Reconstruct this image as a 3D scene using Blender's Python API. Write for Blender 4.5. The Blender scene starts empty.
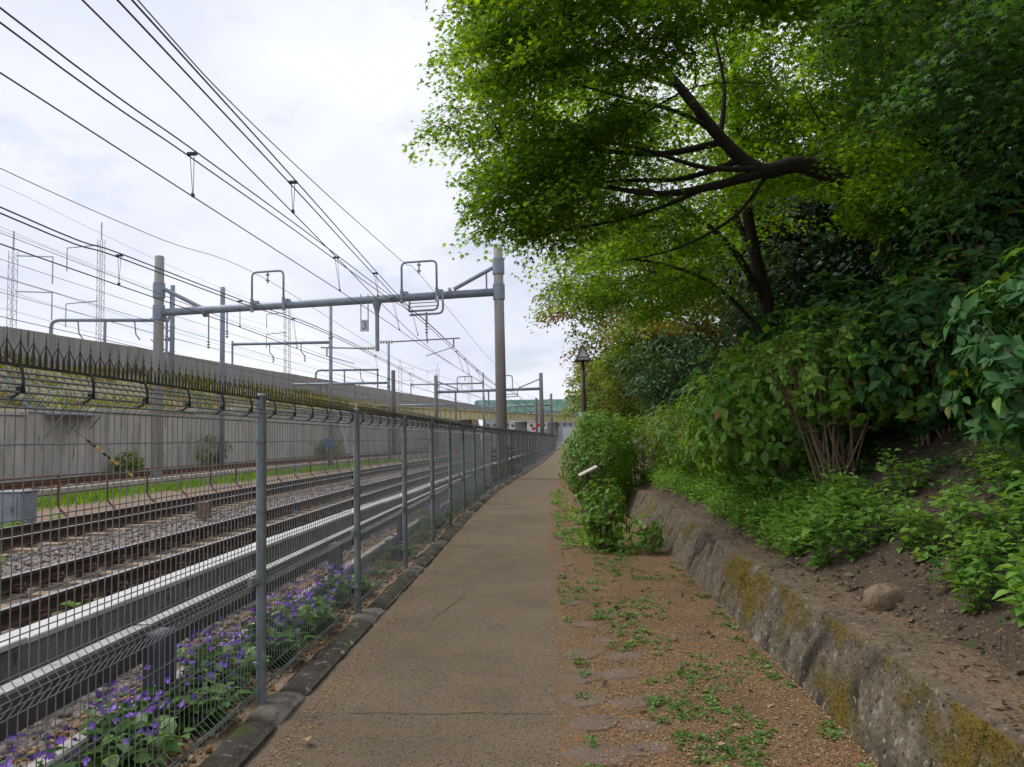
import bpy, math, random
import numpy as np
from mathutils import Matrix, Vector, noise as mnoise

# ---------------------------------------------------------------- camera, sky, sun, exposure
sc = bpy.context.scene
COL = sc.collection
R = math.radians
cam_d = bpy.data.cameras.new('camera'); cam = bpy.data.objects.new('camera', cam_d); COL.objects.link(cam)
cam_d.sensor_width = 36; cam_d.lens = 27.07; cam_d.clip_start = .05; cam_d.clip_end = 3000
yaw, pit, rol = R(2.37), R(4.1), R(1.2)
fw = Vector((-math.sin(yaw)*math.cos(pit), math.cos(yaw)*math.cos(pit), math.sin(pit)))
rt = Vector((math.cos(yaw), math.sin(yaw), 0)); up = rt.cross(fw)
up2 = up*math.cos(rol)+rt*math.sin(rol); rt2 = rt*math.cos(rol)-up*math.sin(rol)
mm = Matrix((rt2, up2, -fw)).transposed().to_4x4(); mm.translation = (0, 0, 1.6)
cam.matrix_world = mm
sc.camera = cam

SUN_EL, SUN_AZ = R(52), R(-70)          # light cloud, sun up on the railway side
world = bpy.data.worlds.new('World'); sc.world = world; world.use_nodes = True
nt = world.node_tree; nt.nodes.clear()
def wn(t, **k):
    n = nt.nodes.new(t)
    for a, v in k.items(): setattr(n, a, v)
    return n
bg = wn('ShaderNodeBackground'); wo = wn('ShaderNodeOutputWorld')
sky = wn('ShaderNodeTexSky', sky_type='NISHITA', sun_disc=False)
sky.sun_elevation = SUN_EL; sky.sun_rotation = SUN_AZ
skm = wn('ShaderNodeVectorMath', operation='SCALE'); skm.inputs['Scale'].default_value = .10
tc = wn('ShaderNodeTexCoord'); sep = wn('ShaderNodeSeparateXYZ')
mx = wn('ShaderNodeMath', operation='MAXIMUM'); mx.inputs[1].default_value = 0.0
ad = wn('ShaderNodeMath', operation='ADD'); ad.inputs[1].default_value = .32
dv = wn('ShaderNodeVectorMath', operation='DIVIDE'); cb = wn('ShaderNodeCombineXYZ')
nz = wn('ShaderNodeTexNoise'); nz.inputs['Scale'].default_value = 1.15; nz.inputs['Detail'].default_value = 7; nz.inputs['Roughness'].default_value = .55
n2 = wn('ShaderNodeTexNoise'); n2.inputs['Scale'].default_value = 2.1; n2.inputs['Detail'].default_value = 8; n2.inputs['Roughness'].default_value = .6
cr = wn('ShaderNodeValToRGB'); cr.color_ramp.elements[0].position = .36; cr.color_ramp.elements[0].color = (.61, .65, .78, 1)
cr.color_ramp.elements[1].position = .62; cr.color_ramp.elements[1].color = (.83, .85, .91, 1)
c2 = wn('ShaderNodeValToRGB'); c2.color_ramp.elements[0].position = .56; c2.color_ramp.elements[0].color = (1, 1, 1, 1)
c2.color_ramp.elements[1].position = .72; c2.color_ramp.elements[1].color = (.45, .45, .45, 1)
mixw = wn('ShaderNodeMix', data_type='RGBA')
lk = nt.links.new
lk(tc.outputs['Generated'], sep.inputs[0]); lk(sep.outputs['Z'], mx.inputs[0]); lk(mx.outputs[0], ad.inputs[0])
for i in range(3): lk(ad.outputs[0], cb.inputs[i])
lk(tc.outputs['Generated'], dv.inputs[0]); lk(cb.outputs[0], dv.inputs[1])
lk(dv.outputs[0], nz.inputs['Vector']); lk(dv.outputs[0], n2.inputs['Vector'])
lk(nz.outputs['Fac'], cr.inputs[0]); lk(n2.outputs['Fac'], c2.inputs[0])
lk(sky.outputs[0], skm.inputs[0]); lk(skm.outputs[0], mixw.inputs[6]); lk(cr.outputs[0], mixw.inputs[7]); lk(c2.outputs[0], mixw.inputs[0])
lk(mixw.outputs[2], bg.inputs['Color']); bg.inputs['Strength'].default_value = 1.0
lk(bg.outputs[0], wo.inputs['Surface'])
sun_d = bpy.data.lights.new('sun', 'SUN'); sun = bpy.data.objects.new('sun', sun_d); COL.objects.link(sun)
sun_d.energy = 2.3; sun_d.angle = R(28); sun_d.color = (1, .96, .9)
sd = Vector((math.sin(SUN_AZ)*math.cos(SUN_EL), math.cos(SUN_AZ)*math.cos(SUN_EL), math.sin(SUN_EL)))
sun.rotation_euler = sd.to_track_quat('Z', 'Y').to_euler()
sc.view_settings.view_transform = 'Standard'; sc.view_settings.look = 'None'
sc.view_settings.exposure = 0.25; sc.view_settings.gamma = 1
sc.cycles.use_denoising = True
sc.cycles.max_bounces = 10; sc.cycles.diffuse_bounces = 7; sc.cycles.transmission_bounces = 5; sc.cycles.glossy_bounces = 3
sc.cycles.sample_clamp_indirect = 4

# ---------------------------------------------------------------- materials
def srgb(r, g, b):
    f = lambda c: ((c/255+.055)/1.055)**2.4 if c/255 > .04045 else c/255/12.92
    return (f(r), f(g), f(b), 1)
MATS = {}
def mat(name, stops, scale=6, rough=.8, detail=6, metal=0., bump=0., bump_scale=None, spec=.3, island=0., fine=None, stretch=None):
    """noise ramp between stops [(pos,colour)]; fine = (colour, scale, threshold) adds specks; island varies by piece"""
    m = bpy.data.materials.new(name); m.use_nodes = True; t = m.node_tree; t.nodes.clear(); L = t.links.new
    N = t.nodes.new
    o = N('ShaderNodeOutputMaterial'); b = N('ShaderNodeBsdfPrincipled'); L(b.outputs[0], o.inputs[0])
    b.inputs['Roughness'].default_value = rough; b.inputs['Metallic'].default_value = metal
    b.inputs['Specular IOR Level'].default_value = spec
    g = N('ShaderNodeNewGeometry'); mp = N('ShaderNodeMapping')
    L(g.outputs['Position'], mp.inputs[0])
    if stretch: mp.inputs['Scale'].default_value = stretch
    n = N('ShaderNodeTexNoise'); n.inputs['Scale'].default_value = scale; n.inputs['Detail'].default_value = detail; n.inputs['Roughness'].default_value = .65
    L(mp.outputs[0], n.inputs['Vector'])
    r = N('ShaderNodeValToRGB'); e = r.color_ramp.elements
    while len(e) < len(stops): e.new(.5)
    for el, (p, c) in zip(e, stops): el.position = p; el.color = c if len(c) == 4 else (*c, 1)
    src = n.outputs['Fac']
    if island:
        ma = N('ShaderNodeMath'); ma.operation = 'MULTIPLY_ADD'; L(g.outputs['Random Per Island'], ma.inputs[0]); ma.inputs[1].default_value = island
        ad = N('ShaderNodeMath'); ad.operation = 'MULTIPLY_ADD'; L(n.outputs['Fac'], ad.inputs[0]); ad.inputs[1].default_value = 1-island*.5; ad.inputs[2].default_value = 0
        L(ad.outputs[0], ma.inputs[2]); src = ma.outputs[0]
    L(src, r.inputs[0]); colr = r.outputs[0]
    if fine:
        for fc, fs, ft, *fwid in (fine if isinstance(fine, list) else [fine]):
            n3 = N('ShaderNodeTexNoise'); n3.inputs['Scale'].default_value = fs; n3.inputs['Detail'].default_value = 3
            L(mp.outputs[0], n3.inputs['Vector'])
            st = N('ShaderNodeMapRange'); st.inputs[1].default_value = ft; st.inputs[2].default_value = ft+(fwid[0] if fwid else .05); L(n3.outputs['Fac'], st.inputs[0])
            mi = N('ShaderNodeMix'); mi.data_type = 'RGBA'; L(st.outputs[0], mi.inputs[0]); L(colr, mi.inputs[6]); mi.inputs[7].default_value = fc if len(fc) == 4 else (*fc, 1)
            colr = mi.outputs[2]
    L(colr, b.inputs['Base Color'])
    if bump:
        n4 = N('ShaderNodeTexNoise'); n4.inputs['Scale'].default_value = bump_scale or scale*6; n4.inputs['Detail'].default_value = 6
        L(g.outputs['Position'], n4.inputs['Vector'])
        bp = N('ShaderNodeBump'); bp.inputs['Strength'].default_value = bump; bp.inputs['Distance'].default_value = .02
        L(n4.outputs['Fac'], bp.inputs['Height']); L(bp.outputs[0], b.inputs['Normal'])
    MATS[name] = m
    return m
def leafmat(name, cols, trans=.35, rough=.5, spec=.35, tint=(1.6, 1.4, .5), big=.35):
    m = bpy.data.materials.new(name); m.use_nodes = True; t = m.node_tree; t.nodes.clear(); L = t.links.new; N = t.nodes.new
    o = N('ShaderNodeOutputMaterial'); b = N('ShaderNodeBsdfPrincipled'); b.inputs['Roughness'].default_value = rough; b.inputs['Specular IOR Level'].default_value = spec
    g = N('ShaderNodeNewGeometry'); n = N('ShaderNodeTexNoise'); n.inputs['Scale'].default_value = .9; n.inputs['Detail'].default_value = 3
    L(g.outputs['Position'], n.inputs['Vector'])
    a1 = N('ShaderNodeMapRange'); a1.inputs[1].default_value = .3; a1.inputs[2].default_value = .7; a1.inputs[3].default_value = -big; a1.inputs[4].default_value = big
    L(n.outputs['Fac'], a1.inputs[0])
    a2 = N('ShaderNodeMath'); a2.operation = 'ADD'; L(a1.outputs[0], a2.inputs[0]); L(g.outputs['Random Per Island'], a2.inputs[1])
    r = N('ShaderNodeValToRGB'); e = r.color_ramp.elements
    while len(e) < len(cols): e.new(.5)
    for k, (el, c) in enumerate(zip(e, cols)): el.position = k/(len(cols)-1); el.color = (*c, 1)
    L(a2.outputs[0], r.inputs[0]); L(r.outputs[0], b.inputs['Base Color'])
    tr = N('ShaderNodeBsdfTranslucent'); mu = N('ShaderNodeMix'); mu.data_type = 'RGBA'; mu.blend_type = 'MULTIPLY'; mu.inputs[0].default_value = 1
    L(r.outputs[0], mu.inputs[6]); mu.inputs[7].default_value = (*tint, 1); L(mu.outputs[2], tr.inputs[0])
    mi = N('ShaderNodeMixShader'); mi.inputs[0].default_value = trans; L(b.outputs[0], mi.inputs[1]); L(tr.outputs[0], mi.inputs[2]); L(mi.outputs[0], o.inputs[0])
    MATS[name] = m
    return m
mat('asphalt', [(.3, (.142, .105, .068)), (.5, (.18, .135, .09)), (.7, (.215, .163, .11))], .55, .9, 8, bump=.7, bump_scale=120,
    fine=[((.22, .155, .075), 2.6, .54, .24), ((.125, .094, .062), 1.4, .58, .25), ((.05, .037, .025), 85, .57), ((.30, .235, .16), 120, .63), ((.27, .15, .04), 50, .65)])
mat('asphalt_edge', [(.3, (.14, .10, .06)), (.7, (.205, .15, .09))], 2.5, .92, 8, bump=.7, bump_scale=120, fine=[((.25, .105, .038), 45, .56), ((.08, .055, .042), 80, .6), ((.26, .13, .05), 6, .60)])
mat('verge_soil', [(.25, (.095, .062, .034)), (.5, (.165, .105, .055)), (.75, (.22, .145, .075))], 1.6, .95, 9, bump=.9, bump_scale=60, fine=[((.27, .13, .055), 45, .56), ((.055, .036, .026), 60, .57), ((.30, .21, .14), 70, .66)])
mat('hill_soil', [(.3, (.045, .031, .021)), (.6, (.08, .055, .036)), (.8, (.115, .082, .056))], 2.5, .95, 9, bump=.9, bump_scale=40, fine=[((.22, .17, .12), 60, .62), ((.04, .06, .02), 8, .62)])
mat('ground_far', [(.3, (.12, .11, .09)), (.7, (.2, .18, .14))], .5, .95, 6)
mat('ballast_bed', [(.3, (.10, .08, .07)), (.5, (.17, .14, .125)), (.7, (.25, .215, .195))], 18, .95, 4, bump=1, bump_scale=22, fine=[((.30, .27, .25), 25, .60), ((.05, .042, .04), 20, .6)])
mat('ballast_stone', [(.2, (.085, .065, .057)), (.5, (.17, .14, .125)), (.85, (.33, .29, .265))], 14, .95, 3, island=.9)
mat('trackside_soil', [(.3, (.16, .105, .07)), (.6, (.24, .165, .11)), (.8, (.32, .24, .17))], 3, .95, 8, bump=.8, bump_scale=40, fine=[((.36, .28, .2), 40, .6), ((.1, .07, .05), 50, .6)])
mat('rail_steel', [(.3, (.045, .03, .024)), (.7, (.10, .06, .042))], 8, .7, 4, metal=.1)
mat('rail_top', [(.3, (.42, .42, .44)), (.7, (.55, .55, .56))], 3, .32, 3, metal=.9)
mat('rust', [(.3, (.09, .042, .026)), (.6, (.155, .072, .042)), (.8, (.2, .11, .07))], 9, .9, 6)
mat('sleeper', [(.3, (.22, .155, .10)), (.7, (.36, .27, .185))], 4, .95, 8, bump=.4, bump_scale=60, fine=((.12, .08, .06), 14, .58))
mat('galv', [(.3, (.16, .19, .2)), (.7, (.26, .29, .3))], 9, .55, 7, metal=.3, spec=.45, stretch=(1, 1, .4), fine=[((.13, .11, .09), 6, .60, .12), ((.33, .35, .35), 22, .64, .05)])
mat('galv_wire', [(.3, (.17, .185, .19)), (.7, (.29, .31, .315))], 9, .55, 4, metal=.3, spec=.4)
mat('gantry_steel', [(.3, (.20, .235, .28)), (.7, (.30, .34, .39))], 3, .55, 5, metal=.25, spec=.45)
mat('pole_concrete', [(.25, (.26, .25, .235)), (.75, (.39, .375, .35))], 2.2, .9, 7, stretch=(3, 3, .35), bump=.2, bump_scale=60)
mat('pole_brown', [(.3, (.15, .135, .13)), (.7, (.22, .20, .19))], 3, .9, 5, stretch=(3, 3, .4))
mat('old_concrete', [(.25, (.28, .26, .225)), (.5, (.43, .405, .36)), (.75, (.54, .515, .47))], 1.0, .92, 9, stretch=(.9, .9, .2), bump=.3, bump_scale=25, fine=[((.2, .185, .16), 1.5, .56, .2), ((.24, .22, .19), 7, .62, .1), ((.13, .12, .10), .7, .62, .15)])
mat('parapet_concrete', [(.2, (.17, .16, .145)), (.5, (.29, .275, .255)), (.8, (.37, .355, .33))], .9, .92, 9, stretch=(2.2, 2.2, .25), fine=[((.12, .11, .1), 1.4, .63)])
mat('beam_concrete', [(.3, (.30, .29, .275)), (.7, (.47, .455, .43))], 6, .9, 8, bump=.3, bump_scale=90, fine=((.2, .19, .17), 25, .62))
mat('dark_beam', [(.3, (.065, .06, .054)), (.7, (.13, .12, .107))], 5, .92, 8, bump=.3, bump_scale=90, fine=((.24, .225, .2), 18, .66))
mat('lid_white', [(.3, (.48, .475, .47)), (.7, (.63, .62, .61))], 9, .85, 8, bump=.2, bump_scale=120, fine=((.27, .26, .25), 40, .66))
mat('kerb_dark', [(.3, (.03, .027, .022)), (.7, (.085, .074, .06))], 6, .95, 9, bump=.8, bump_scale=50, fine=[((.20, .18, .15), 12, .62), ((.06, .07, .025), 5, .60)])
mat('kerb_light', [(.3, (.10, .09, .074)), (.7, (.21, .19, .16))], 8, .93, 9, bump=.6, bump_scale=70, fine=((.1, .09, .075), 10, .57))
mat('spike_brown', [(.3, (.045, .046, .040)), (.7, (.10, .092, .076))], 20, .6, 4)
mat('strap_black', [(.3, (.015, .018, .018)), (.7, (.035, .038, .038))], 20, .5, 3)
mat('cable', [(.3, (.05, .05, .07)), (.7, (.08, .08, .10))], 2, .6, 2)
mat('thin_cable', [(.3, (.22, .23, .27)), (.7, (.3, .31, .35))], 2, .6, 2)
mat('insulator', [(.3, (.2, .2, .21)), (.7, (.4, .4, .42))], 5, .35, 2)
mat('insulator_cream', [(.3, (.45, .40, .33)), (.7, (.58, .53, .45))], 5, .35, 2)
mat('plate_white', [(.3, (.5, .5, .54)), (.7, (.62, .62, .66))], 5, .6, 2)
mat('post_dark', [(.3, (.07, .072, .085)), (.7, (.13, .132, .15))], 6, .8, 6)
mat('trough_body', [(.3, (.14, .14, .135)), (.7, (.24, .24, .23))], 5, .9, 8, bump=.3, bump_scale=60, fine=((.08, .08, .075), 9, .6))
mat('ink', [(.3, (.16, .16, .18)), (.7, (.22, .22, .24))], 5, .6, 2)
mat('girder_yellow', [(.3, (.50, .46, .25)), (.7, (.64, .60, .37))], 1.5, .7, 7, stretch=(1, 1, .3), fine=((.25, .17, .09), 1.8, .66))
mat('dark_steel', [(.3, (.02, .02, .02)), (.7, (.05, .045, .04))], 2, .8, 4)
mat('truss_green', [(.3, (.17, .37, .34)), (.7, (.24, .46, .42))], 1.5, .6, 4)
mat('mesh_pale', [(.3, (.42, .50, .36)), (.7, (.52, .60, .45))], .5, .8, 4)
mat('mast', [(.3, (.5, .48, .5)), (.7, (.62, .6, .62))], 2, .6, 3)
mat('lamp_brown', [(.3, (.045, .028, .027)), (.7, (.075, .047, .045))], 6, .5, 4)
mat('lamp_glass', [(.3, (.32, .31, .27)), (.7, (.44, .43, .38))], 4, .3, 3)
mat('board', [(.3, (.48, .40, .36)), (.7, (.60, .52, .47))], 12, .7, 5)
mat('cabinet', [(.3, (.22, .24, .27)), (.7, (.30, .325, .355))], 4, .55, 3)
mat('blue_box', [(.3, (.05, .10, .22)), (.7, (.09, .16, .32))], 5, .5, 3)
mat('stripe_yellow', [(.3, (.55, .33, .04)), (.7, (.62, .40, .06))], 5, .6, 2)
mat('signal_red', [(.3, (.60, .03, .03)), (.7, (.75, .05, .05))], 3, .5, 2)
mat('graffiti', [(.38, (.16, .17, .18)), (.47, (.40, .08, .18)), (.52, (.10, .22, .20)), (.6, (.2, .22, .25))], 1.2, .8, 2)
mat('bldg_white', [(.3, (.55, .55, .55)), (.7, (.68, .68, .68))], .4, .8, 4)
mat('bldg_grey', [(.3, (.30, .31, .33)), (.7, (.40, .41, .43))], .4, .8, 4)
mat('clip_rust', [(.3, (.05, .03, .022)), (.7, (.11, .06, .042))], 12, .9, 5)
mat('pane', [(.3, (.05, .06, .07)), (.7, (.12, .14, .16))], .4, .2, 2, spec=.6)
mat('white_paint', [(.3, (.6, .6, .6)), (.7, (.75, .75, .75))], 5, .6, 3)
mat('boulder', [(.25, (.09, .06, .038)), (.5, (.18, .125, .08)), (.75, (.27, .20, .14))], 14, .95, 9, bump=.6, bump_scale=60)
mat('flagstone', [(.3, (.12, .085, .06)), (.7, (.185, .14, .105))], 5, .95, 8, bump=.5, bump_scale=80, fine=[((.27, .13, .05), 35, .62)])
mat('bark_dark', [(.3, (.022, .017, .014)), (.7, (.060, .048, .038))], 7, .95, 8, bump=.8, bump_scale=40, stretch=(1, 1, .3))
mat('bark_brown', [(.3, (.075, .05, .034)), (.7, (.15, .105, .072))], 9, .95, 6)
mat('stem_tan', [(.3, (.15, .105, .066)), (.7, (.25, .18, .115))], 9, .9, 5)
mat('stem_green', [(.3, (.05, .10, .03)), (.7, (.09, .16, .05))], 9, .8, 4)
mat('litter_flake', [(.15, (.12, .06, .03)), (.45, (.27, .15, .06)), (.7, (.36, .21, .085)), (.95, (.36, .27, .16))], 3, .95, 3, island=.9)
mat('litter_hill', [(.15, (.045, .03, .02)), (.5, (.10, .066, .042)), (.9, (.165, .12, .082))], 3, .95, 3, island=.9)
mat('twig', [(.3, (.06, .04, .028)), (.7, (.12, .085, .06))], 9, .95, 4)
mat('embankment', [(.25, (.12, .09, .055)), (.45, (.20, .15, .09)), (.6, (.15, .155, .05)), (.75, (.26, .21, .14))], .45, .95, 9, bump=.8, bump_scale=6, fine=[((.11, .15, .035), 1.1, .58), ((.36, .30, .22), 3, .62)])
mat('petal', [(.2, (.12, .045, .34)), (.8, (.25, .11, .54))], 9, .6, 2, island=.9)
leafmat('maple_leaf', [(.055, .14, .014), (.095, .225, .018), (.16, .33, .024), (.25, .43, .034)], .55, .5, .25, (2.0, 1.6, .45))
leafmat('maple_dark', [(.035, .10, .025), (.06, .155, .034), (.09, .21, .044)], .42, .5, .35)
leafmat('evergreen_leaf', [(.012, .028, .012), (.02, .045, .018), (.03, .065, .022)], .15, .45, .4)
leafmat('bluegreen_leaf', [(.035, .085, .045), (.06, .13, .06), (.09, .17, .075)], .25, .6, .2)
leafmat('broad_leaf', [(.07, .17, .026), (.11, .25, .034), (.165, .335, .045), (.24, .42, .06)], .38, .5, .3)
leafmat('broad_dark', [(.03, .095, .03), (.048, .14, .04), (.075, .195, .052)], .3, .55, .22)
leafmat('hedge_leaf', [(.07, .17, .022), (.13, .28, .03), (.22, .40, .045)], .38, .45, .4)
leafmat('fresh_leaf', [(.10, .23, .04), (.15, .31, .05), (.22, .40, .075)], .35, .5, .3)
leafmat('far_leaf', [(.12, .18, .024), (.18, .25, .03), (.27, .32, .05)], .4, .5, .3)
leafmat('far_green', [(.09, .165, .024), (.14, .24, .03), (.20, .31, .05)], .4, .5, .3)
leafmat('orange_leaf', [(.17, .18, .03), (.25, .21, .04), (.30, .19, .055)], .4, .5, .3)
leafmat('red_leaf', [(.15, .17, .03), (.22, .19, .045), (.30, .15, .07)], .4, .5, .3)
leafmat('grass_blade', [(.10, .20, .015), (.15, .30, .02), (.22, .40, .035)], .35, .6, .2)
leafmat('weed_leaf', [(.065, .15, .03), (.10, .22, .04), (.16, .30, .06)], .3, .5, .3)
leafmat('moss', [(.07, .065, .012), (.12, .105, .018), (.17, .14, .028)], .1, .9, .1)

# ---------------------------------------------------------------- mesh helpers
class MB:
    def __init__(s): s.v = []; s.f = []; s.m = []
    def add(s, vs, fs, mi=0):
        k = len(s.v); s.v += [tuple(p) for p in vs]; s.f += [tuple(i+k for i in f) for f in fs]; s.m += [mi]*len(fs); return s
    def box(s, c, d, rz=0., mi=0, ry=0., rx=0., bev=0.):
        x, y, z = d[0]/2, d[1]/2, d[2]/2
        if bev:
            b = bev
            vs = []
            for sz, ins in ((-z, b), (-z+b, 0), (z-b, 0), (z, b)):
                xx, yy = x-ins, y-ins
                vs += [(-xx, -yy, sz), (xx, -yy, sz), (xx, yy, sz), (-xx, yy, sz)]
            fs = [(3, 2, 1, 0), (12, 13, 14, 15)]
            for l in range(3):
                for k in range(4):
                    a = l*4+k; b2 = l*4+(k+1) % 4; fs.append((a, b2, b2+4, a+4))
        else:
            vs = [(-x, -y, -z), (x, -y, -z), (x, y, -z), (-x, y, -z), (-x, -y, z), (x, -y, z), (x, y, z), (-x, y, z)]
            fs = [(3, 2, 1, 0), (4, 5, 6, 7), (0, 1, 5, 4), (1, 2, 6, 5), (2, 3, 7, 6), (3, 0, 4, 7)]
        M = Matrix.Translation(c) @ Matrix.Rotation(rz, 4, 'Z') @ Matrix.Rotation(ry, 4, 'Y') @ Matrix.Rotation(rx, 4, 'X')
        return s.add([M @ Vector(p) for p in vs], fs, mi)
    def tube(s, pts, r, n=6, mi=0, cap=True):
        pts = [Vector(p) for p in pts]; rs = r if isinstance(r, (list, tuple)) else [r]*len(pts)
        k0 = len(s.v); ref = None
        for i, p in enumerate(pts):
            a = pts[max(i-1, 0)]; b = pts[min(i+1, len(pts)-1)]; t = (b-a)
            t = t.normalized() if t.length > 1e-9 else Vector((0, 0, 1))
            if ref is None: ref = Vector((1, 0, 0)) if abs(t.x) < .8 else Vector((0, 1, 0))
            u = (ref - t*ref.dot(t)); u = u.normalized() if u.length > 1e-6 else t.orthogonal().normalized()
            w = t.cross(u); ref = u
            for k in range(n):
                an = 2*math.pi*k/n; s.v.append(tuple(p+(u*math.cos(an)+w*math.sin(an))*rs[i]))
        for i in range(len(pts)-1):
            for k in range(n):
                a = k0+i*n+k; b = k0+i*n+(k+1) % n; s.f.append((a, b, b+n, a+n)); s.m.append(mi)
        if cap:
            s.f.append(tuple(k0+k for k in reversed(range(n)))); e = k0+(len(pts)-1)*n; s.f.append(tuple(e+k for k in range(n))); s.m += [mi, mi]
        return s
    def sweep(s, prof, path, mi=0, cap=True):
        """prof: closed (x,z) outline; path: list of (x,y,z) going roughly +y"""
        k0 = len(s.v); n = len(prof)
        for i, p in enumerate(path):
            a = path[max(i-1, 0)]; b = path[min(i+1, len(path)-1)]
            dx, dy = b[0]-a[0], b[1]-a[1]; l = math.hypot(dx, dy) or 1; nx, ny = dy/l, -dx/l
            for (u, z) in prof: s.v.append((p[0]+nx*u, p[1]+ny*u, p[2]+z))
        for i in range(len(path)-1):
            for k in range(n):
                a = k0+i*n+k; b = k0+i*n+(k+1) % n; s.f.append((a, a+n, b+n, b)); s.m.append(mi)
        if cap:
            s.f.append(tuple(k0+k for k in range(n))); e = k0+(len(path)-1)*n; s.f.append(tuple(e+k for k in reversed(range(n)))); s.m += [mi, mi]
        return s
    def mesh(s, name, mats, smooth=False):
        me = bpy.data.meshes.new(name); me.from_pydata(s.v, [], s.f)
        for m in (mats if isinstance(mats, (list, tuple)) else [mats]): me.materials.append(MATS[m])
        if any(s.m): me.polygons.foreach_set('material_index', s.m)
        if smooth: me.polygons.foreach_set('use_smooth', [True]*len(me.polygons))
        me.update(); return me
    def build(s, name, mats, parent=None, smooth=False, loc=None):
        return obj(name, s.mesh(name, mats, smooth), parent, loc)
def obj(name, me, parent=None, loc=None, rz=0., scale=None):
    o = bpy.data.objects.new(name, me); COL.objects.link(o)
    if parent is not None: o.parent = parent
    if loc is not None: o.location = loc
    if rz: o.rotation_euler.z = rz
    if scale is not None: o.scale = scale if isinstance(scale, (tuple, list)) else (scale,)*3
    return o
def tag(o, label, cat, group=None):
    o['label'] = label; o['category'] = cat
    if group: o['group'] = group
    return o
def empty(name, loc=(0, 0, 0), label=None, cat=None, group=None, rz=0.):
    o = bpy.data.objects.new(name, None); COL.objects.link(o); o.location = loc; o.rotation_euler.z = rz; o.empty_display_size = .2
    if label: tag(o, label, cat, group)
    return o
def struct(o): o['kind'] = 'structure'; return o
def stuff(o): o['kind'] = 'stuff'; return o
def copy_tree(o, parent=None):
    c = o.copy(); COL.objects.link(c)
    if parent is not None: c.parent = parent
    for ch in [x for x in COL.objects if x.parent is o]: copy_tree(ch, c)
    return c
def interp(tab, y):
    xs, ys = zip(*tab); return float(np.interp(y, xs, ys))
def smooth_path(pts, n):
    """Catmull-Rom through pts, n points per span"""
    P = [Vector(p) for p in pts]; out = []
    for i in range(len(P)-1):
        p0 = P[max(i-1, 0)]; p1 = P[i]; p2 = P[i+1]; p3 = P[min(i+2, len(P)-1)]
        for k in range(n):
            t = k/n; out.append(.5*((2*p1)+(p2-p0)*t+(2*p0-5*p1+4*p2-p3)*t*t+(3*p1-p0-3*p2+p3)*t**3))
    out.append(P[-1]); return out
def npmesh(name, V, faces_n, mats, mi=None):
    """V (N,3); faces: consecutive vertices, faces_n = array of sizes, or list of index arrays"""
    me = bpy.data.meshes.new(name); V = np.asarray(V, np.float32)
    idx, sizes = faces_n
    me.vertices.add(len(V)); me.vertices.foreach_set('co', V.ravel())
    me.loops.add(len(idx)); me.loops.foreach_set('vertex_index', np.asarray(idx, np.int32))
    st = np.concatenate([[0], np.cumsum(sizes)[:-1]]).astype(np.int32)
    me.polygons.add(len(sizes)); me.polygons.foreach_set('loop_start', st)
    for m in (mats if isinstance(mats, (list, tuple)) else [mats]): me.materials.append(MATS[m])
    if mi is not None: me.polygons.foreach_set('material_index', np.asarray(mi, np.int32))
    me.update(calc_edges=True); return me
def unit(a): return a/np.maximum(np.linalg.norm(a, axis=-1, keepdims=True), 1e-9)
# leaf templates: (verts (k,3) with x across, y along, z normal; faces)
def star_leaf():
    out = []
    for k, (a, l) in enumerate(zip((-125, -62, 0, 62, 125), (.62, .9, 1.05, .9, .62))):
        an = R(90-a) if True else 0
        out.append((math.cos(R(90+a))*l*.55, .18+math.sin(R(90+a))*l*.62, -.10*l))
        if k < 4:
            b = a+31; out.append((math.cos(R(90+b))*.2, .2+math.sin(R(90+b))*.2, .02))
    n = len(out); return np.array(out), [tuple(range(n))]
def tri_leaf():
    out = [(0, 0, 0)]
    for k, (a, l) in enumerate(zip((-80, 0, 80), (.85, 1.05, .85))):
        out.append((math.cos(R(90+a))*l*.6, .2+math.sin(R(90+a))*l*.65, -.10*l))
        if k < 2: out.append((math.cos(R(50+80*k+0))*.2*(1 if k else 1)*(1 if k == 0 else 1), .3, .02) if False else ((.19 if k == 0 else -.19), .36, .02))
    return np.array(out), [tuple(range(len(out)))]
def ovate_leaf():
    v = [(0, 0, 0), (.26, .28, .09), (.28, .55, .08), (0, 1.05, -.16), (-.28, .55, .08), (-.26, .28, .09), (0, .42, 0)]
    return np.array(v), [(0, 1, 2, 6), (6, 2, 3), (6, 3, 4), (0, 6, 4, 5)]
def kite_leaf():
    return np.array([(0, 0, 0), (.3, .45, .05), (0, 1, -.08), (-.3, .45, .05)]), [(0, 1, 2, 3)]
def blade_leaf():
    return np.array([(-.06, 0, 0), (.06, 0, 0), (.045, .55, .06), (0, 1, -.05), (-.045, .55, .06)]), [(0, 1, 2, 3, 4)]
STAR, TRIL, OVATE, KITE, BLADE = star_leaf(), tri_leaf(), ovate_leaf(), kite_leaf(), blade_leaf()
def leaves(name, tmpl, P, A, Nn, S, mats, parent=None, mi=None):
    """P positions, A along-directions, Nn normals, S sizes"""
    T, F = tmpl; A = unit(A); B = unit(np.cross(A, Nn)); Nn = np.cross(B, A)
    V = P[:, None, :]+S[:, None, None]*(T[None, :, 0:1]*B[:, None, :]+T[None, :, 1:2]*A[:, None, :]+T[None, :, 2:3]*Nn[:, None, :])
    k = len(T); n = len(P)
    fi = np.concatenate([np.array(f) for f in F]); sz = np.array([len(f) for f in F])
    idx = (np.arange(n)[:, None]*k+fi[None, :]).ravel(); sizes = np.tile(sz, n)
    me = npmesh(name, V.reshape(-1, 3), (idx, sizes), mats, None if mi is None else np.repeat(mi, len(F)))
    return obj(name, me, parent)
def rnd_unit(rg, n):
    return unit(rg.normal(size=(n, 3)))

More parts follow.
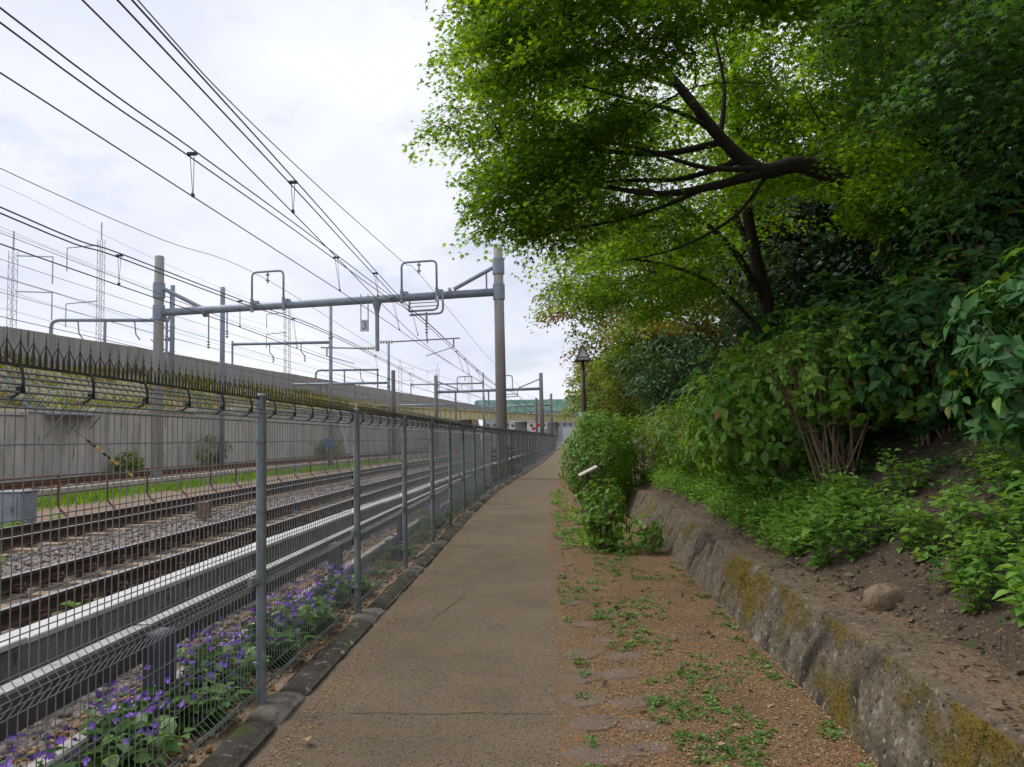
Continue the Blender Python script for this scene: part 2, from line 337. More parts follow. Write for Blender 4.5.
# ---------------------------------------------------------------- plan of the place
FENCE = [(-6, -1.73), (10, -1.74), (16, -1.78), (21, -1.75), (25, -1.64), (31, -1.36), (38, -.98), (52, -.3), (73, .45), (95, 1.1), (121, 2.2), (160, 4)]
def fx(y): return interp(FENCE, y)
def shift(y): return max(0., interp([(-10, 0), (22, 0), (31, .2), (38, .5), (52, 1.1), (78, 1.9), (125, 3.6), (200, 7)], y))
PATHR = [(-6, .06), (16, .05), (20, .14), (26, .36), (33, .62), (56, 1.3), (80, 2.2), (121, 3.6), (160, 5.4)]
def pr(y): return interp(PATHR, y)
WALLX = 1.60
def hill_z(x, y):
    base = .50+.62*max(0., x-2.05)
    if x > 8: base = .50+.62*5.95+.8*(x-8)
    return min(base, 16)

# ---------------------------------------------------------------- the setting: ground, path, verge, hillside, ballast
rg = np.random.default_rng(7); rnd = random.Random(11)
struct(MB().add([(-900, -40, -.12), (900, -40, -.12), (900, 1500, -.12), (-900, 1500, -.12)], [(0, 1, 2, 3)]).build('ground', 'ground_far'))
def strip(name, mats, ys, left, right, z, nx=2, bump=0., seed=0):
    m = MB(); n = nx+1
    for y in ys:
        l, r_ = left(y), right(y)
        for k in range(n):
            x = l+(r_-l)*k/nx
            zz = z(x, y) if callable(z) else z
            if bump: zz += bump*mnoise.noise((x*2.3+seed, y*2.3, 0))+.5*bump*mnoise.noise((x*7+seed, y*7, 3))
            m.v.append((x, y, zz))
    for i in range(len(ys)-1):
        for k in range(nx):
            a = i*n+k; m.f.append((a, a+1, a+1+n, a+n)); m.m.append(0)
    return m.build(name, mats, smooth=True)
ys_far = [-6+.5*i for i in range(50)]+[19+1.5*i for i in range(95)]
path = struct(strip('path', 'asphalt', ys_far, lambda y: fx(y)+.16, lambda y: pr(y)+.06, lambda x, y: .004+.012*math.sin(y*.7)*0, 6))
edge = strip('path_edge', 'asphalt_edge', [-6+.12*i for i in range(220)]+[20.4+1.5*i for i in range(90)], lambda y: pr(y)-.02+.05*mnoise.noise((y*2.3, 8, 1)), lambda y: pr(y)+.14+.05*mnoise.noise((y*1.7, 3, 1)), .009, 3, .004, 5)
struct(edge)
ck = MB(); qc = random.Random(3)
for (xa, ya, xb, yb) in ((-1.2, 4.62, .0, 4.60), (-1.3, 9.9, .02, 9.75), (-1.35, 16.2, .05, 16.1), (-1.05, 7.0, -.85, 8.0)):
    n_ = 40; pts = []
    for i in range(n_+1):
        t_ = i/n_; w_ = .0022+.0025*abs(mnoise.noise((t_*9, xa, ya))); ox = .02*mnoise.noise((t_*7, ya, 2))+.006*mnoise.noise((t_*31, ya, 3)); px_, py_ = xa+(xb-xa)*t_, ya+(yb-ya)*t_
        if abs(xb-xa) > abs(yb-ya): pts += [(px_, py_+ox-w_, .0075), (px_, py_+ox+w_, .0075)]
        else: pts += [(px_+ox-w_, py_, .0075), (px_+ox+w_, py_, .0075)]
    ck.add(pts, [(2*i, 2*i+1, 2*i+3, 2*i+2) for i in range(n_)])
stuff(ck.build('cracks', 'kerb_dark', path))
verge = struct(strip('verge', 'verge_soil', [-2+.12*i for i in range(200)]+[22+1.5*i for i in range(70)], lambda y: pr(y)+.04, lambda y: WALLX+.12 if y < 18 else pr(y)+6, lambda x, y: .006+.03*min(1, max(0, (x-.2)/1.3)), 14, .012, 1))
# hillside
m = MB(); xs = [1.9, 2.0, 2.1, 2.25, 2.5, 2.8, 3.1, 3.5, 4, 4.6, 5.3, 6, 7, 8, 9.5, 11, 13, 16, 20, 26, 34, 44]; ysh = [-8+.6*i for i in range(60)]+[28+4*i for i in range(35)]
for y in ysh:
    for x in xs:
        z = hill_z(x, y)+(.10*mnoise.noise((x*.9, y*.9, 0))+.05*mnoise.noise((x*3, y*3, 5)))*min(1, (x-1.9)*1.5)
        off = max(0, interp([(0, 0), (18, 0), (30, .9), (60, 3), (120, 6), (180, 9)], y))
        m.v.append((x+off, y, z-.06 if x < 2.05 else z))
n = len(xs)
for i in range(len(ysh)-1):
    for k in range(n-1):
        a = i*n+k; m.f.append((a, a+1, a+1+n, a+n)); m.m.append(0)
hill = struct(m.build('hillside', 'hill_soil', smooth=True))
# railway formation: ballast, trackside soil, yard
def bal_z(x, y):
    xx = x-shift(y)
    return interp([(-11.2, -.05), (-10.2, .10), (-9.6, .11), (-7.3, .11), (-6.7, .04), (-6.2, .09), (-5.95, .09), (-4.0, .09), (-3.5, .05), (-2.9, .0)], xx)
struct(strip('ballast', 'ballast_bed', [-4+.5*i for i in range(80)]+[36+2*i for i in range(70)], lambda y: -11.2+shift(y), lambda y: -2.75+shift(y), bal_z, 26, .02, 4))
struct(strip('trackside_soil', 'trackside_soil', [-4+.3*i for i in range(120)]+[32+2*i for i in range(60)], lambda y: -2.9+shift(y), lambda y: fx(y)-.03, .0, 6, .03, 8))
struct(strip('yard', 'trackside_soil', [8+1.5*i for i in range(80)], lambda y: -40, lambda y: -11.0+shift(y), -.06, 14, .05, 12))

# kerb under the fence: long dark stones with pale footings at every post
kerb = empty('kerb', (0, 0, 0)); kerb['kind'] = 'structure'
BAY = 2.4
posts = []
y = -.13; x0 = fx(y); posts.append((x0, y))
while y < 104:
    # next point one bay further along the fence line
    lo, hi = y, y+3
    for _ in range(30):
        mid = (lo+hi)/2
        if math.hypot(fx(mid)-fx(y), mid-y) < BAY: lo = mid
        else: hi = mid
    y = lo; posts.append((fx(y), y))
def kerb_mesh(L, w, h, seed, matn):
    m = MB(); ny = max(4, int(L/.08)); prof = [(-w/2, -.1), (-w/2, h-.02), (-w/2+.02, h), (0, h+.004), (w/2-.03, h-.002), (w/2, h-.03), (w/2+.004, h*.5), (w/2+.01, -.1)]
    n = len(prof)
    for i in range(ny+1):
        y = -L/2+L*i/ny
        e = .012 if i in (0, ny) else 0
        for (u, z) in prof:
            q = mnoise.noise((u*9+seed, y*6, z*9))*.010+mnoise.noise((u*25+seed, y*22, z*25))*.005
            m.v.append((u*(1-e*2)+q, y, z+q-e if z > 0 else z))
    for i in range(ny):
        for k in range(n-1):
            a = i*n+k; m.f.append((a, a+n, a+n+1, a+1)); m.m.append(0)
    m.f.append(tuple(range(n))); m.f.append(tuple(ny*n+k for k in reversed(range(n)))); m.m += [0, 0]
    return m.mesh('kerb_stone', matn, True)
kd = [kerb_mesh(1.86, .19, .05, s, 'kerb_dark') for s in (1, 5, 9)]; kl = [kerb_mesh(.44, .21, .055, s, 'kerb_light') for s in (2, 7)]
for i in range(len(posts)-1):
    (xa, ya), (xb, yb) = posts[i], posts[i+1]; an = math.atan2(-(xb-xa), yb-ya)
    o = obj('post_footing', kl[i % 2], kerb, (xa+.09, ya, 0), an)
    mx_, my_ = (xa+xb)/2, (ya+yb)/2
    obj('kerb_stone', kd[i % 3], kerb, (mx_+.10, my_, rnd.uniform(-.008, .008)), an+rnd.uniform(-.006, .006))

# ---------------------------------------------------------------- the mesh fence
fence = empty('mesh_fence', (fx(4.67), 4.67, 0), 'long grey green wire mesh fence topped with dark spikes beside the footpath', 'fence')
FO = Vector((fx(4.67), 4.67, 0))
pm = MB(); pm.tube([(0, 0, -.02), (0, 0, 1.885)], .030, 10); pm.tube([(0, 0, 1.885), (0, 0, 1.90), (0, 0, 1.91)], [.034, .034, .02], 10)
for z in (.28, .77, 1.2, 1.62): pm.tube([(0, 0, z-.012), (0, 0, z+.012)], .036, 10); pm.box((-.03, 0, z), (.05, .02, .02))
for z in (.77,): pm.box((-.035, .045, z), (.03, .05, .05)); pm.box((-.035, -.045, z), (.03, .05, .05))
post_me = pm.mesh('fence_post', 'galv', False)
foldp = [(0, .05), (0, .10), (.05, .15), (0, .20), (0, .72), (.05, .785), (0, .85), (0, 1.74), (.05, 1.80), (0, 1.86), (0, 1.872)]
horiz = [(0, .06), (0, .10), (.05, .14), (.05, .16), (0, .20), (0, .33), (0, .46), (0, .59), (0, .72), (.05, .772), (.05, .798), (0, .85), (0, .978), (0, 1.106), (0, 1.234), (0, 1.362), (0, 1.49), (0, 1.615), (0, 1.74), (.022, 1.764), (.05, 1.787), (.05, 1.813), (.022, 1.838), (0, 1.86)]
def panel(wr, nside):
    m = MB()
    for k in range(47):
        yy = .05+k*.05
        m.tube([(u-.045, yy, z) for u, z in foldp], wr, nside, cap=False)
    for u, z in horiz: m.tube([(u-.045+.004, .01, z), (u-.045+.004, BAY-.01, z)], wr*(1.7 if z > 1.73 else 1.05), nside, cap=False)
    return m.mesh('mesh_panel', 'galv_wire')
panel_near, panel_far = panel(.0025, 4), panel(.0025, 3)
def spike(m, y, tall, s=1):
    """one plastic spike: a flat tapering blade, or a base with two splayed prongs"""
    if tall:
        prof = [(.0095, 0), (.0095, .030), (.005, .055), (.0022, .092), (.0012, .118)]
        for sx in (-1, 1): pass
        vs = []
        for w, z in prof: vs += [(-w*.2, y-w, 1.885+z), (w*.2, y-w*.6, 1.885+z), (w*.2, y+w*.6, 1.885+z), (-w*.2, y+w, 1.885+z)]
        fs = []
        for i in range(len(prof)-1):
            for k in range(4): a = i*4+k; b = i*4+(k+1) % 4; fs.append((a, b, b+4, a+4))
        fs.append((16, 17, 18, 19)); m.add(vs, fs)
    else:
        prof = [(.0072, 0), (.0072, .024), (.004, .040)]
        vs = []; fs = []
        for w, z in prof: vs += [(-w*.25, y-w, 1.885+z), (w*.25, y-w, 1.885+z), (w*.25, y+w, 1.885+z), (-w*.25, y+w, 1.885+z)]
        for i in range(2):
            for k in range(4): a = i*4+k; b = i*4+(k+1) % 4; fs.append((a, b, b+4, a+4))
        m.add(vs, fs)
        for sg in (-1, 1):
            m.tube([(0, y+sg*.003, 1.885+.04), (sg*.006, y+sg*.012, 1.885+.062), (sg*.010, y+sg*.024, 1.885+.092)], [.003, .0022, .001], 4)
sp_t = MB(); spike(sp_t, 0, True); sp_t = sp_t.mesh('spike', 'spike_brown'); sp_f = MB(); spike(sp_f, 0, False); sp_f = sp_f.mesh('spike', 'spike_brown')
def rounded3(p): return smooth_path(p, 3)
def strip_mesh(with_spikes):
    m = MB(); m.box((-.02, BAY/2, 1.880), (.022, BAY-.02, .008))
    for k in range(6):
        yy = .2+k*.4; pts = rounded3([(-.03, yy+.02, 1.878), (.0, yy+.012, 1.868), (.014, yy, 1.805), (-.01, yy-.008, 1.775), (-.045, yy-.012, 1.768)])
        m.tube(pts, .0055, 5, mi=1); m.box((.006, yy, 1.795), (.018, .022, .022), mi=1)
    if with_spikes:
        for k in range(36):
            spike(m, .033+k*.0665, True); spike(m, .066+k*.0665, False)
    return m.mesh('spike_strip', ['spike_brown', 'strap_black'])
st_bare, st_full = strip_mesh(False), strip_mesh(True)
for i, (x, y) in enumerate(posts):
    po_ = obj('fence_post', post_me, fence, Vector((x, y, 0))-FO); po_.rotation_euler = (rnd.uniform(-.006, .006), rnd.uniform(-.006, .006), rnd.uniform(-.2, .2))
    if i == len(posts)-1: break
    xb, yb = posts[i+1]; an = math.atan2(-(xb-x), yb-y)
    obj('mesh_panel', panel_near if y < 22 else panel_far, fence, Vector((x, y, 0))-FO, an)
    near = i in (0, 1, 2)
    obj('spike_strip', st_bare if near else st_full, fence, Vector((x, y, 0))-FO, an)
    if near:
        for k in range(36):
            for tall, off in ((True, .033), (False, .066)):
                yy = off+k*.0665
                if y+yy > 1.9: obj('spike', sp_t if tall else sp_f, fence, Vector((x-.02, y+yy, 0))-FO, an)

# ---------------------------------------------------------------- barrier and cable trough between fence and track
tr = empty('cable_trough', (-3.3, 4, 0), 'raised concrete cable trough with pale white lids running beside the near track', 'trough'); TO = Vector((-3.3, 4, 0))
def tx(y): return -3.32+shift(y)*.93+interp([(0, 0), (12, .0), (18, .22), (30, .35), (60, .4)], y)
body = [(-.10, .16), (-.10, .40), (.10, .40), (.10, .16)]
lid_me = MB().box((0, 0, 0), (.23, .985, .04), bev=.006).mesh('trough_lid', 'lid_white')
yy = 1.2; k = 0
while yy < 62:
    an = math.atan2(-(tx(yy+.5)-tx(yy-.5)), 1)
    obj('trough_lid', lid_me, tr, Vector((tx(yy), yy, .425+rnd.uniform(-.006, .006)))-TO, an+rnd.uniform(-.008, .008)); yy += 1.0
MB().sweep(body, [(tx(y)+3.3, y-4, 0) for y in np.arange(.7, 62, 1.)]).build('trough_body', 'trough_body', tr)
leg_me = MB().box((0, 0, .09), (.2, .18, .22), bev=.01).mesh('trough_leg', 'dark_beam')
for yy in np.arange(1.5, 62, 2.0): obj('trough_leg', leg_me, tr, Vector((tx(yy), yy, 0))-TO)
br = empty('post_and_rail_barrier', (-2.4, 4, 0), 'low dark concrete barrier with two rails just behind the mesh fence', 'barrier'); BO = Vector((-2.4, 4, 0))
def bx(y): return -2.4+shift(y)*.95+interp([(0, 0), (14, 0), (24, .1), (60, .25)], y)
pme = MB().box((0, 0, .19), (.12, .16, .66), bev=.012).mesh('barrier_post', 'post_dark')
ylist = [.73+3.8*i for i in range(14)]
def rail_mesh(L, w, h): return MB().box((0, 0, 0), (w, L, h), bev=.012)
r1 = rail_mesh(3.79, .16, .17); 
r1m = MB().box((0, 0, 0), (.10, 3.77, .18), bev=.012).mesh('barrier_rail', 'dark_beam'); r2m = MB().box((0, 0, 0), (.10, 3.77, .15), bev=.012).mesh('barrier_rail', 'beam_concrete')
capm = MB().box((0, 0, 0), (.085, 3.76, .02)).mesh('rail_capping', 'beam_concrete')
for i, y in enumerate(ylist):
    obj('barrier_post', pme, br, Vector((bx(y)+.112, y, 0))-BO)
    if i < len(ylist)-1:
        yb = ylist[i+1]; an = math.atan2(-(bx(yb)-bx(y)), yb-y); c = Vector(((bx(y)+bx(yb))/2, (y+yb)/2, 0))
        t = obj('barrier_rail', r1m, br, c+Vector((0, 0, .44))-BO, an); obj('rail_capping', capm, t, (0, 0, .101))
        obj('barrier_rail', r2m, br, c+Vector((0, 0, .06))-BO, an)

# ---------------------------------------------------------------- railway tracks
RP = [(-.065, 0), (-.065, .012), (-.012, .03), (-.010, .105), (-.034, .118), (-.034, .15), (.034, .15), (.034, .118), (.010, .105), (.012, .03), (.065, .012), (.065, 0)]
slp = MB()
slp.add([(-1.0, -.12, -.12), (1.0, -.12, -.12), (1.0, .12, -.12), (-1.0, .12, -.12), (-1.0, -.10, .03), (-.75, -.10, .035), (-.4, -.10, .01), (.4, -.10, .01), (.75, -.10, .035), (1.0, -.10, .03),
         (-1.0, .10, .03), (-.75, .10, .035), (-.4, .10, .01), (.4, .10, .01), (.75, .10, .035), (1.0, .10, .03)],
        [(0, 1, 9, 8, 7, 6, 5, 4), (3, 10, 11, 12, 13, 14, 15, 2), (0, 4, 10, 3), (1, 2, 15, 9), (4, 5, 11, 10), (5, 6, 12, 11), (6, 7, 13, 12), (7, 8, 14, 13), (8, 9, 15, 14)])
slp_me = slp.mesh('sleeper', 'sleeper')
cl = MB(); cl.box((0, 0, .025), (.08, .09, .04), bev=.006)
cl.tube([(-.05, -.05, .03), (-.04, -.05, .075), (.02, -.04, .085), (.045, 0, .06), (.02, .04, .085), (-.04, .05, .075), (-.05, .05, .03)], .012, 5)
clip_me = cl.mesh('rail_clip', 'clip_rust')
def track(cx, gauge, z0, y0, y1, name, label, sh, y_clip, seed, railmat='rail_steel', topmat='rail_top', sp=.62):
    t = empty(name, (cx, y0, z0), label, 'railway track'); O = Vector((cx, y0, z0))
    ysr = list(np.arange(y0, min(y1, 30), 2.0))+list(np.arange(max(y0, 30), y1, 3.0))
    for sg in (-1, 1):
        p = [(cx+sh(y)+sg*gauge/2-O.x, y-O.y, .035) for y in ysr]
        r_ = MB().sweep(RP, p).build('rail', railmat, t)
        MB().sweep([(-.028, .151), (-.028, .153), (.028, .153), (.028, .151)], p).build('running_surface', topmat, r_)
    q = random.Random(seed); y = y0+.2; c = 0
    while y < y1 and c < 290:
        an = math.atan2(-(sh(y+.5)-sh(y-.5)), 1)
        obj('sleeper', slp_me, t, (cx+sh(y)-O.x, y-O.y, 0), an+q.uniform(-.01, .01))
        if y < y_clip:
            for sg in (-1, 1):
                for s2 in (-1, 1): obj('rail_clip', clip_me, t, (cx+sh(y)+sg*gauge/2+s2*.10-O.x, y-O.y, .02), 0 if s2 > 0 else math.pi)
        y += sp; c += 1
    return t
track(-4.96, 1.067, .12, 2.0, 128, 'railway_track', 'near railway track with brown sleepers and shiny rails next to the pale trough', shift, 16, 3)
track(-8.42, 1.067, .12, 4.0, 128, 'railway_track', 'middle railway track half sunk in grey ballast next to the rusty railing', shift, 0, 4)
def shs(y): return interp([(0, 0), (40, 0), (52, .9), (65, 2.4), (80, 4.0), (110, 6)], y)
track(-17.3, 1.067, .30, 14, 86, 'siding_track', 'rusty siding track on a raised concrete bed at the foot of the retaining wall', shs, 0, 5, 'rust', 'rust', .75)
# raised bed of the siding
sb = empty('siding_bed', (-16, 20, 0), 'low grey concrete edge wall carrying the rusty siding track', 'retaining wall'); SO = Vector((-16, 20, 0))
for i, y in enumerate(np.arange(12, 84, 3.0)):
    xa, xb = -15.9+shs(y), -15.9+shs(y+2.98)
    an = math.atan2(-(xb-xa), 2.98)
    MB().box(((xa+xb)/2-SO.x, y+1.5-SO.y, .09), (.25, 2.985, .42), an, bev=.01).build('edge_block', 'old_concrete', sb)
struct(strip('siding_ballast', 'ballast_bed', [12+2*i for i in range(38)], lambda y: -21.5+shs(y), lambda y: -16.03+shs(y), .27, 8, .03, 9))
# ballast stones near the camera
def rock_template(seed):
    q = random.Random(seed); v = []
    for x in (-1, 1):
        for yy in (-1, 1):
            for z in (-1, 1): v.append((x*q.uniform(.5, 1), yy*q.uniform(.5, 1), z*q.uniform(.4, .85)))
    return np.array(v), [(0, 1, 3, 2), (4, 6, 7, 5), (0, 4, 5, 1), (2, 3, 7, 6), (0, 2, 6, 4), (1, 5, 7, 3)]
def scatter_rocks(name, P, S, mats, seed, parent=None):
    q = np.random.default_rng(seed); T, F = rock_template(seed); n = len(P)
    A = rnd_unit(q, n); N_ = rnd_unit(q, n)
    return leaves(name, (T, F), P, A, N_, S, mats, parent)
Np = 18500
yv = 3.2+26*rg.random(Np)**1.7; xv = -10.9+8.1*rg.random(Np)
zv = np.array([bal_z(a+shift(b), b) for a, b in zip(xv, yv)])+rg.uniform(-.005, .022, Np)
ok = ~((np.abs(xv+4.96) < 1.0) & (rg.random(Np) < .93)); ok &= ~((np.abs(xv+8.42) < .95) & (rg.random(Np) < .7))
xv = xv+np.array([shift(b) for b in yv])
stuff(tag(scatter_rocks('ballast_stones', np.stack([xv, yv, zv], 1)[ok], rg.uniform(.014, .034, ok.sum()), 'ballast_stone', 21), 'loose grey and brown ballast stones between and around the tracks', 'ballast'))
yv = 2.5+25*rg.random(5000)**1.6; xv = -2.85+1.05*rg.random(5000)
stuff(tag(scatter_rocks('trackside_chips', np.stack([xv+np.array([shift(b) for b in yv]), yv, .0+rg.uniform(0, .015, 5000)], 1), rg.uniform(.008, .022, 5000), 'litter_flake', 22), 'brown stone chips and dry leaves on the soil behind the mesh fence', 'litter'))
# rusty railing, cabinet, grass
rl = empty('rusty_railing', (-11, 15, 0), 'rusty brown pipe railing with bent feet beyond the middle track', 'railing'); LO = Vector((-11, 15, 0))
po = MB(); po.tube([(.32, 0, -.05), (.05, 0, .22), (0, 0, .30), (0, 0, 1.0)], .026, 6); po_me = po.mesh('railing_post', 'rust')
ry = list(np.arange(11.2, 70, 1.95))
for y in ry: obj('railing_post', po_me, rl, Vector((-11+shift(y), y, 0))-LO)
for z in (.98, .58): MB().tube([(-11+shift(y)-LO.x, y-LO.y, z+rnd.uniform(-.01, .01)) for y in ry], .016, 5).build('railing_bar', 'rust', rl)
cb_ = empty('trackside_cabinet', (-10.55, 14.95, 0), 'grey metal trackside cabinet beside the rusty railing at the left edge', 'cabinet')
MB().box((0, 0, .38), (.62, .5, .74), bev=.015).build('cabinet_body', 'cabinet', cb_); MB().box((0, 0, .765), (.68, .56, .03), bev=.006).build('cabinet_roof', 'cabinet', cb_)
MB().box((0, -.262, .38), (.5, .02, .6), bev=.004).build('cabinet_door', 'cabinet', cb_); MB().box((.18, -.285, .42), (.03, .03, .12)).build('door_handle', 'dark_steel', cb_)
def grass(name, n, fxy, h, mats, label, cat, seed):
    q = np.random.default_rng(seed); P = fxy(q, n); A = unit(np.stack([q.normal(0, .45, n), q.normal(0, .45, n), np.ones(n)], 1)); N_ = rnd_unit(q, n)
    return stuff(tag(leaves(name, BLADE, P, A, N_, q.uniform(.5, 1.1, n)*h, mats), label, cat))
def gfun(q, n):
    y = 17+48*q.random(n); c = np.array([mnoise.noise((yy*.25, 0, 2)) for yy in y]); x = -14.6+q.normal(0, .55, n)+c*.8+np.array([shs(a) for a in y])*.9
    return np.stack([x, y, np.full(n, -.06)], 1)
grass('grass_strip', 9000, gfun, .30, 'grass_blade', 'bright green grass strip between the rusty railing and the siding', 'grass', 31)
mm_ = MB().box((-7.0, 15.6, .28), (.22, .18, .34), bev=.01); mk = mm_.build('marker_stub', 'boulder'); tag(mk, 'small tan marker stub standing in the ballast between the two tracks', 'marker')

# ---------------------------------------------------------------- lower retaining wall, embankment, parapet
WL = [(-26, 12), (-24, 20), (-22.4, 30), (-21, 40), (-19.4, 50), (-17.6, 62), (-15.8, 75), (-14.2, 95), (-13, 112)]
WZ = [(12, 2.9), (30, 3.0), (40, 3.35), (50, 3.7), (62, 4.0), (75, 4.2), (112, 4.3)]
PL = [(-33.5, 28), (-30.88, 42.2), (-28.96, 52), (-27.09, 67), (-25.8, 75), (-20.7, 110), (-14.3, 154), (-8, 200)]
def wlx(y): return interp([(b, a) for a, b in WL], y)
def plx(y): return interp([(b, a) for a, b in PL], y)
lw = empty('retaining_wall', (-22.4, 30, 0), 'tall streaked grey concrete retaining wall behind the rusty siding', 'wall'); LW = Vector((-22.4, 30, 0))
y = 12.
while y < 110:
    L = 4.0; xa, xb = wlx(y), wlx(y+L); an = math.atan2(-(xb-xa), L); zt = interp(WZ, y+2)
    LL = math.hypot(xb-xa, L)-.02
    w_ = MB().box(((xa+xb)/2-.2-LW.x, y+L/2-LW.y, zt/2-.1), (.5, LL, zt+.2), an, bev=.012).build('wall_panel', 'old_concrete', lw)
    MB().box(((xa+xb)/2-.18-LW.x, y+L/2-LW.y, zt+.10), (.62, LL, .18), an, bev=.012).build('coping', 'old_concrete', w_)
    y += L
for yb in (63., 79., 91.):     # buttresses and drain pipes
    xa = wlx(yb)+.3; zt = interp(WZ, yb)
    MB().add([(xa-LW.x-.3, yb-.4-LW.y, 0), (xa+1.1-LW.x, yb-.4-LW.y, 0), (xa+.1-LW.x, yb-.4-LW.y, zt), (xa-.3-LW.x, yb-.4-LW.y, zt), (xa-.3-LW.x, yb+.4-LW.y, 0), (xa+1.1-LW.x, yb+.4-LW.y, 0), (xa+.1-LW.x, yb+.4-LW.y, zt), (xa-.3-LW.x, yb+.4-LW.y, zt)],
             [(0, 1, 2, 3), (7, 6, 5, 4), (1, 5, 6, 2), (3, 2, 6, 7), (0, 4, 5, 1)]).build('buttress', 'old_concrete', lw)
em = MB(); yse = [10+3*i for i in range(50)]
for y in yse:
    xa, xb = wlx(min(y, 112))-.3, plx(y)+.1; za = interp(WZ, min(y, 112))+.03; zb = 6.75
    for k in range(9):
        t = k/8; em.v.append((xa+(xb-xa)*t, y, za+(zb-za)*t+.25*mnoise.noise((t*4, y*.3, 1))*math.sin(t*math.pi)))
for i in range(len(yse)-1):
    for k in range(8):
        a = i*9+k; em.f.append((a, a+9, a+10, a+1)); em.m.append(0)
struct(em.build('embankment', 'embankment', smooth=True))
pp = empty('viaduct_parapet', (-30.88, 42.2, 6.6), 'long grey weathered concrete parapet along the top of the embankment', 'parapet'); PO = Vector((-30.88, 42.2, 6.6))
y = 28.; k = 0
while y < 180:
    L = 3.6 if y < 80 else 6.0; xa, xb = plx(y), plx(y+L); an = math.atan2(-(xb-xa), L); LL = math.hypot(xb-xa, L)-.03
    dz = rnd.uniform(-.02, .02)
    pz = MB().box(((xa+xb)/2-PO.x, y+L/2-PO.y, .95+dz), (.22, LL, 2.1), an, bev=.012).build('parapet_panel', 'parapet_concrete', pp)
    MB().box(((xa+xb)/2-PO.x+.02, y+L/2-PO.y, -.25), (.7, LL, .28), an).build('ledge', 'parapet_concrete', pz)
    y += L
# grass and scrub tufts on the embankment
def emz(y, t): return interp(WZ, min(y, 112))+.03+(6.75-interp(WZ, min(y, 112))-.03)*t
def efun(q, n):
    y = 22+60*q.random(n); t = q.random(n); c = np.array([mnoise.noise((a*.35, b*5, 9)) for a, b in zip(y, t)]); keep = c > .02
    y, t = y[keep], t[keep]
    return np.array([(wlx(a)-.3+(plx(a)+.1-wlx(a)+.3)*b, a, emz(a, b)-.02) for a, b in zip(y, t)])
q_ = np.random.default_rng(5); Pe = efun(q_, 7000); ne = len(Pe)
stuff(tag(leaves('embankment_grass', BLADE, Pe, unit(np.stack([q_.normal(0, .5, ne), q_.normal(0, .5, ne), np.ones(ne)], 1)), rnd_unit(q_, ne), q_.uniform(.3, .8, ne), ['grass_blade', 'orange_leaf'], mi=(q_.random(ne) < .72).astype(int)), 'patchy green and tan grass growing on the railway embankment', 'grass'))
# steel stair and landing on the wall
stp = empty('inspection_stair', (-21.9, 36, 3.1), 'grey steel inspection stair with landing bracketed to the retaining wall', 'stair'); 
def T(p): return (p[0], p[1], p[2])
for sx in (-.45, .45):
    MB().box((-1.9, sx-2.6, 1.25), (.08, .06, 3.9), ry=R(-52)).build('stringer', 'gantry_steel', stp)
    MB().tube([(-3.4, sx-2.6, 3.35), (-.4, sx-2.6, 1.05), (.1, sx-2.6, 1.05)], .025, 6).build('handrail', 'gantry_steel', stp)
    for t in (0, .33, .66, 1): MB().tube([(-3.4+3*t, sx-2.6, 2.35-2.3*t), (-3.4+3*t, sx-2.6, 3.35-2.3*t)], .02, 5).build('baluster', 'gantry_steel', stp)
for k in range(9): MB().box((-3.3+k*.33, -2.6, 2.3-k*.255), (.26, .9, .03)).build('tread', 'gantry_steel', stp)
MB().box((.35, -1.7, .0), (1.1, 3.0, .06)).build('landing', 'gantry_steel', stp)
for yy in (-3.1, -1.7, -.3):
    MB().tube([(.85, yy, -.04), (0.0, yy, -1.0)], .035, 6).build('bracket', 'gantry_steel', stp)
    MB().tube([(.85, yy, .03), (.85, yy, .95)], .022, 5).build('baluster', 'gantry_steel', stp)
for z in (.5, .95): MB().tube([(.85, -3.1, z), (.85, -.3, z)], .02, 5).build('handrail', 'gantry_steel', stp)
# guy with black and yellow sleeve
gy = empty('guy_wire', (-17, 30, 0), 'slanting guy wire with black and yellow striped sleeve near the left pole', 'guy wire')
a_, b_ = Vector((-.9, -1.2, 2.2)), Vector((.9, .5, .0))
MB().tube([a_+(a_-b_)*.9, b_], .012, 5).build('wire', 'cable', gy)
for k in range(6):
    p0 = a_.lerp(b_, .15+k*.11); p1 = a_.lerp(b_, .15+(k+1)*.11); MB().tube([p0, p1], .05, 6).build('sleeve_band', 'stripe_yellow' if k % 2 else 'strap_black', gy)
bb = empty('signal_box', (-13.3, 47, 0), 'small blue control box on a post in front of the retaining wall', 'box')
MB().tube([(0, 0, 0), (0, 0, 1.4)], .04, 6).build('box_post', 'rust', bb); MB().box((0, 0, 1.6), (.42, .3, .55), bev=.02).build('box_body', 'blue_box', bb)

# ---------------------------------------------------------------- overhead line gantries
def ins(parent, p, n=4, r=.07, L=.35, mats='insulator', axis=(0, 0, -1)):
    m = MB(); a = Vector(axis); p = Vector(p); m.tube([p, p+a*L], r*.35, 6)
    for k in range(n):
        q = p+a*(L*(k+.5)/n); m.tube([q-a*.018, q+a*.018], r, 8)
    return m.build('insulator', mats, parent)
def rounded(pts, r=.2, n=4):
    P = [Vector(p) for p in pts]; out = [P[0]]
    for i in range(1, len(P)-1):
        a = P[i]+(P[i-1]-P[i]).normalized()*r; b = P[i]+(P[i+1]-P[i]).normalized()*r
        for k in range(n+1):
            t = k/n; out.append(a*(1-t)**2+P[i]*2*t*(1-t)+b*t*t)
    out.append(P[-1]); return out
def concrete_pole(parent, x, y, z0, z1, r0=.23, r1=.19, mats='pole_concrete'):
    return MB().tube([(x, y, z0), (x, y, z1-.02), (x, y, z1)], [r0, r1, r1*.9], 16).build('pole', mats, parent, True)
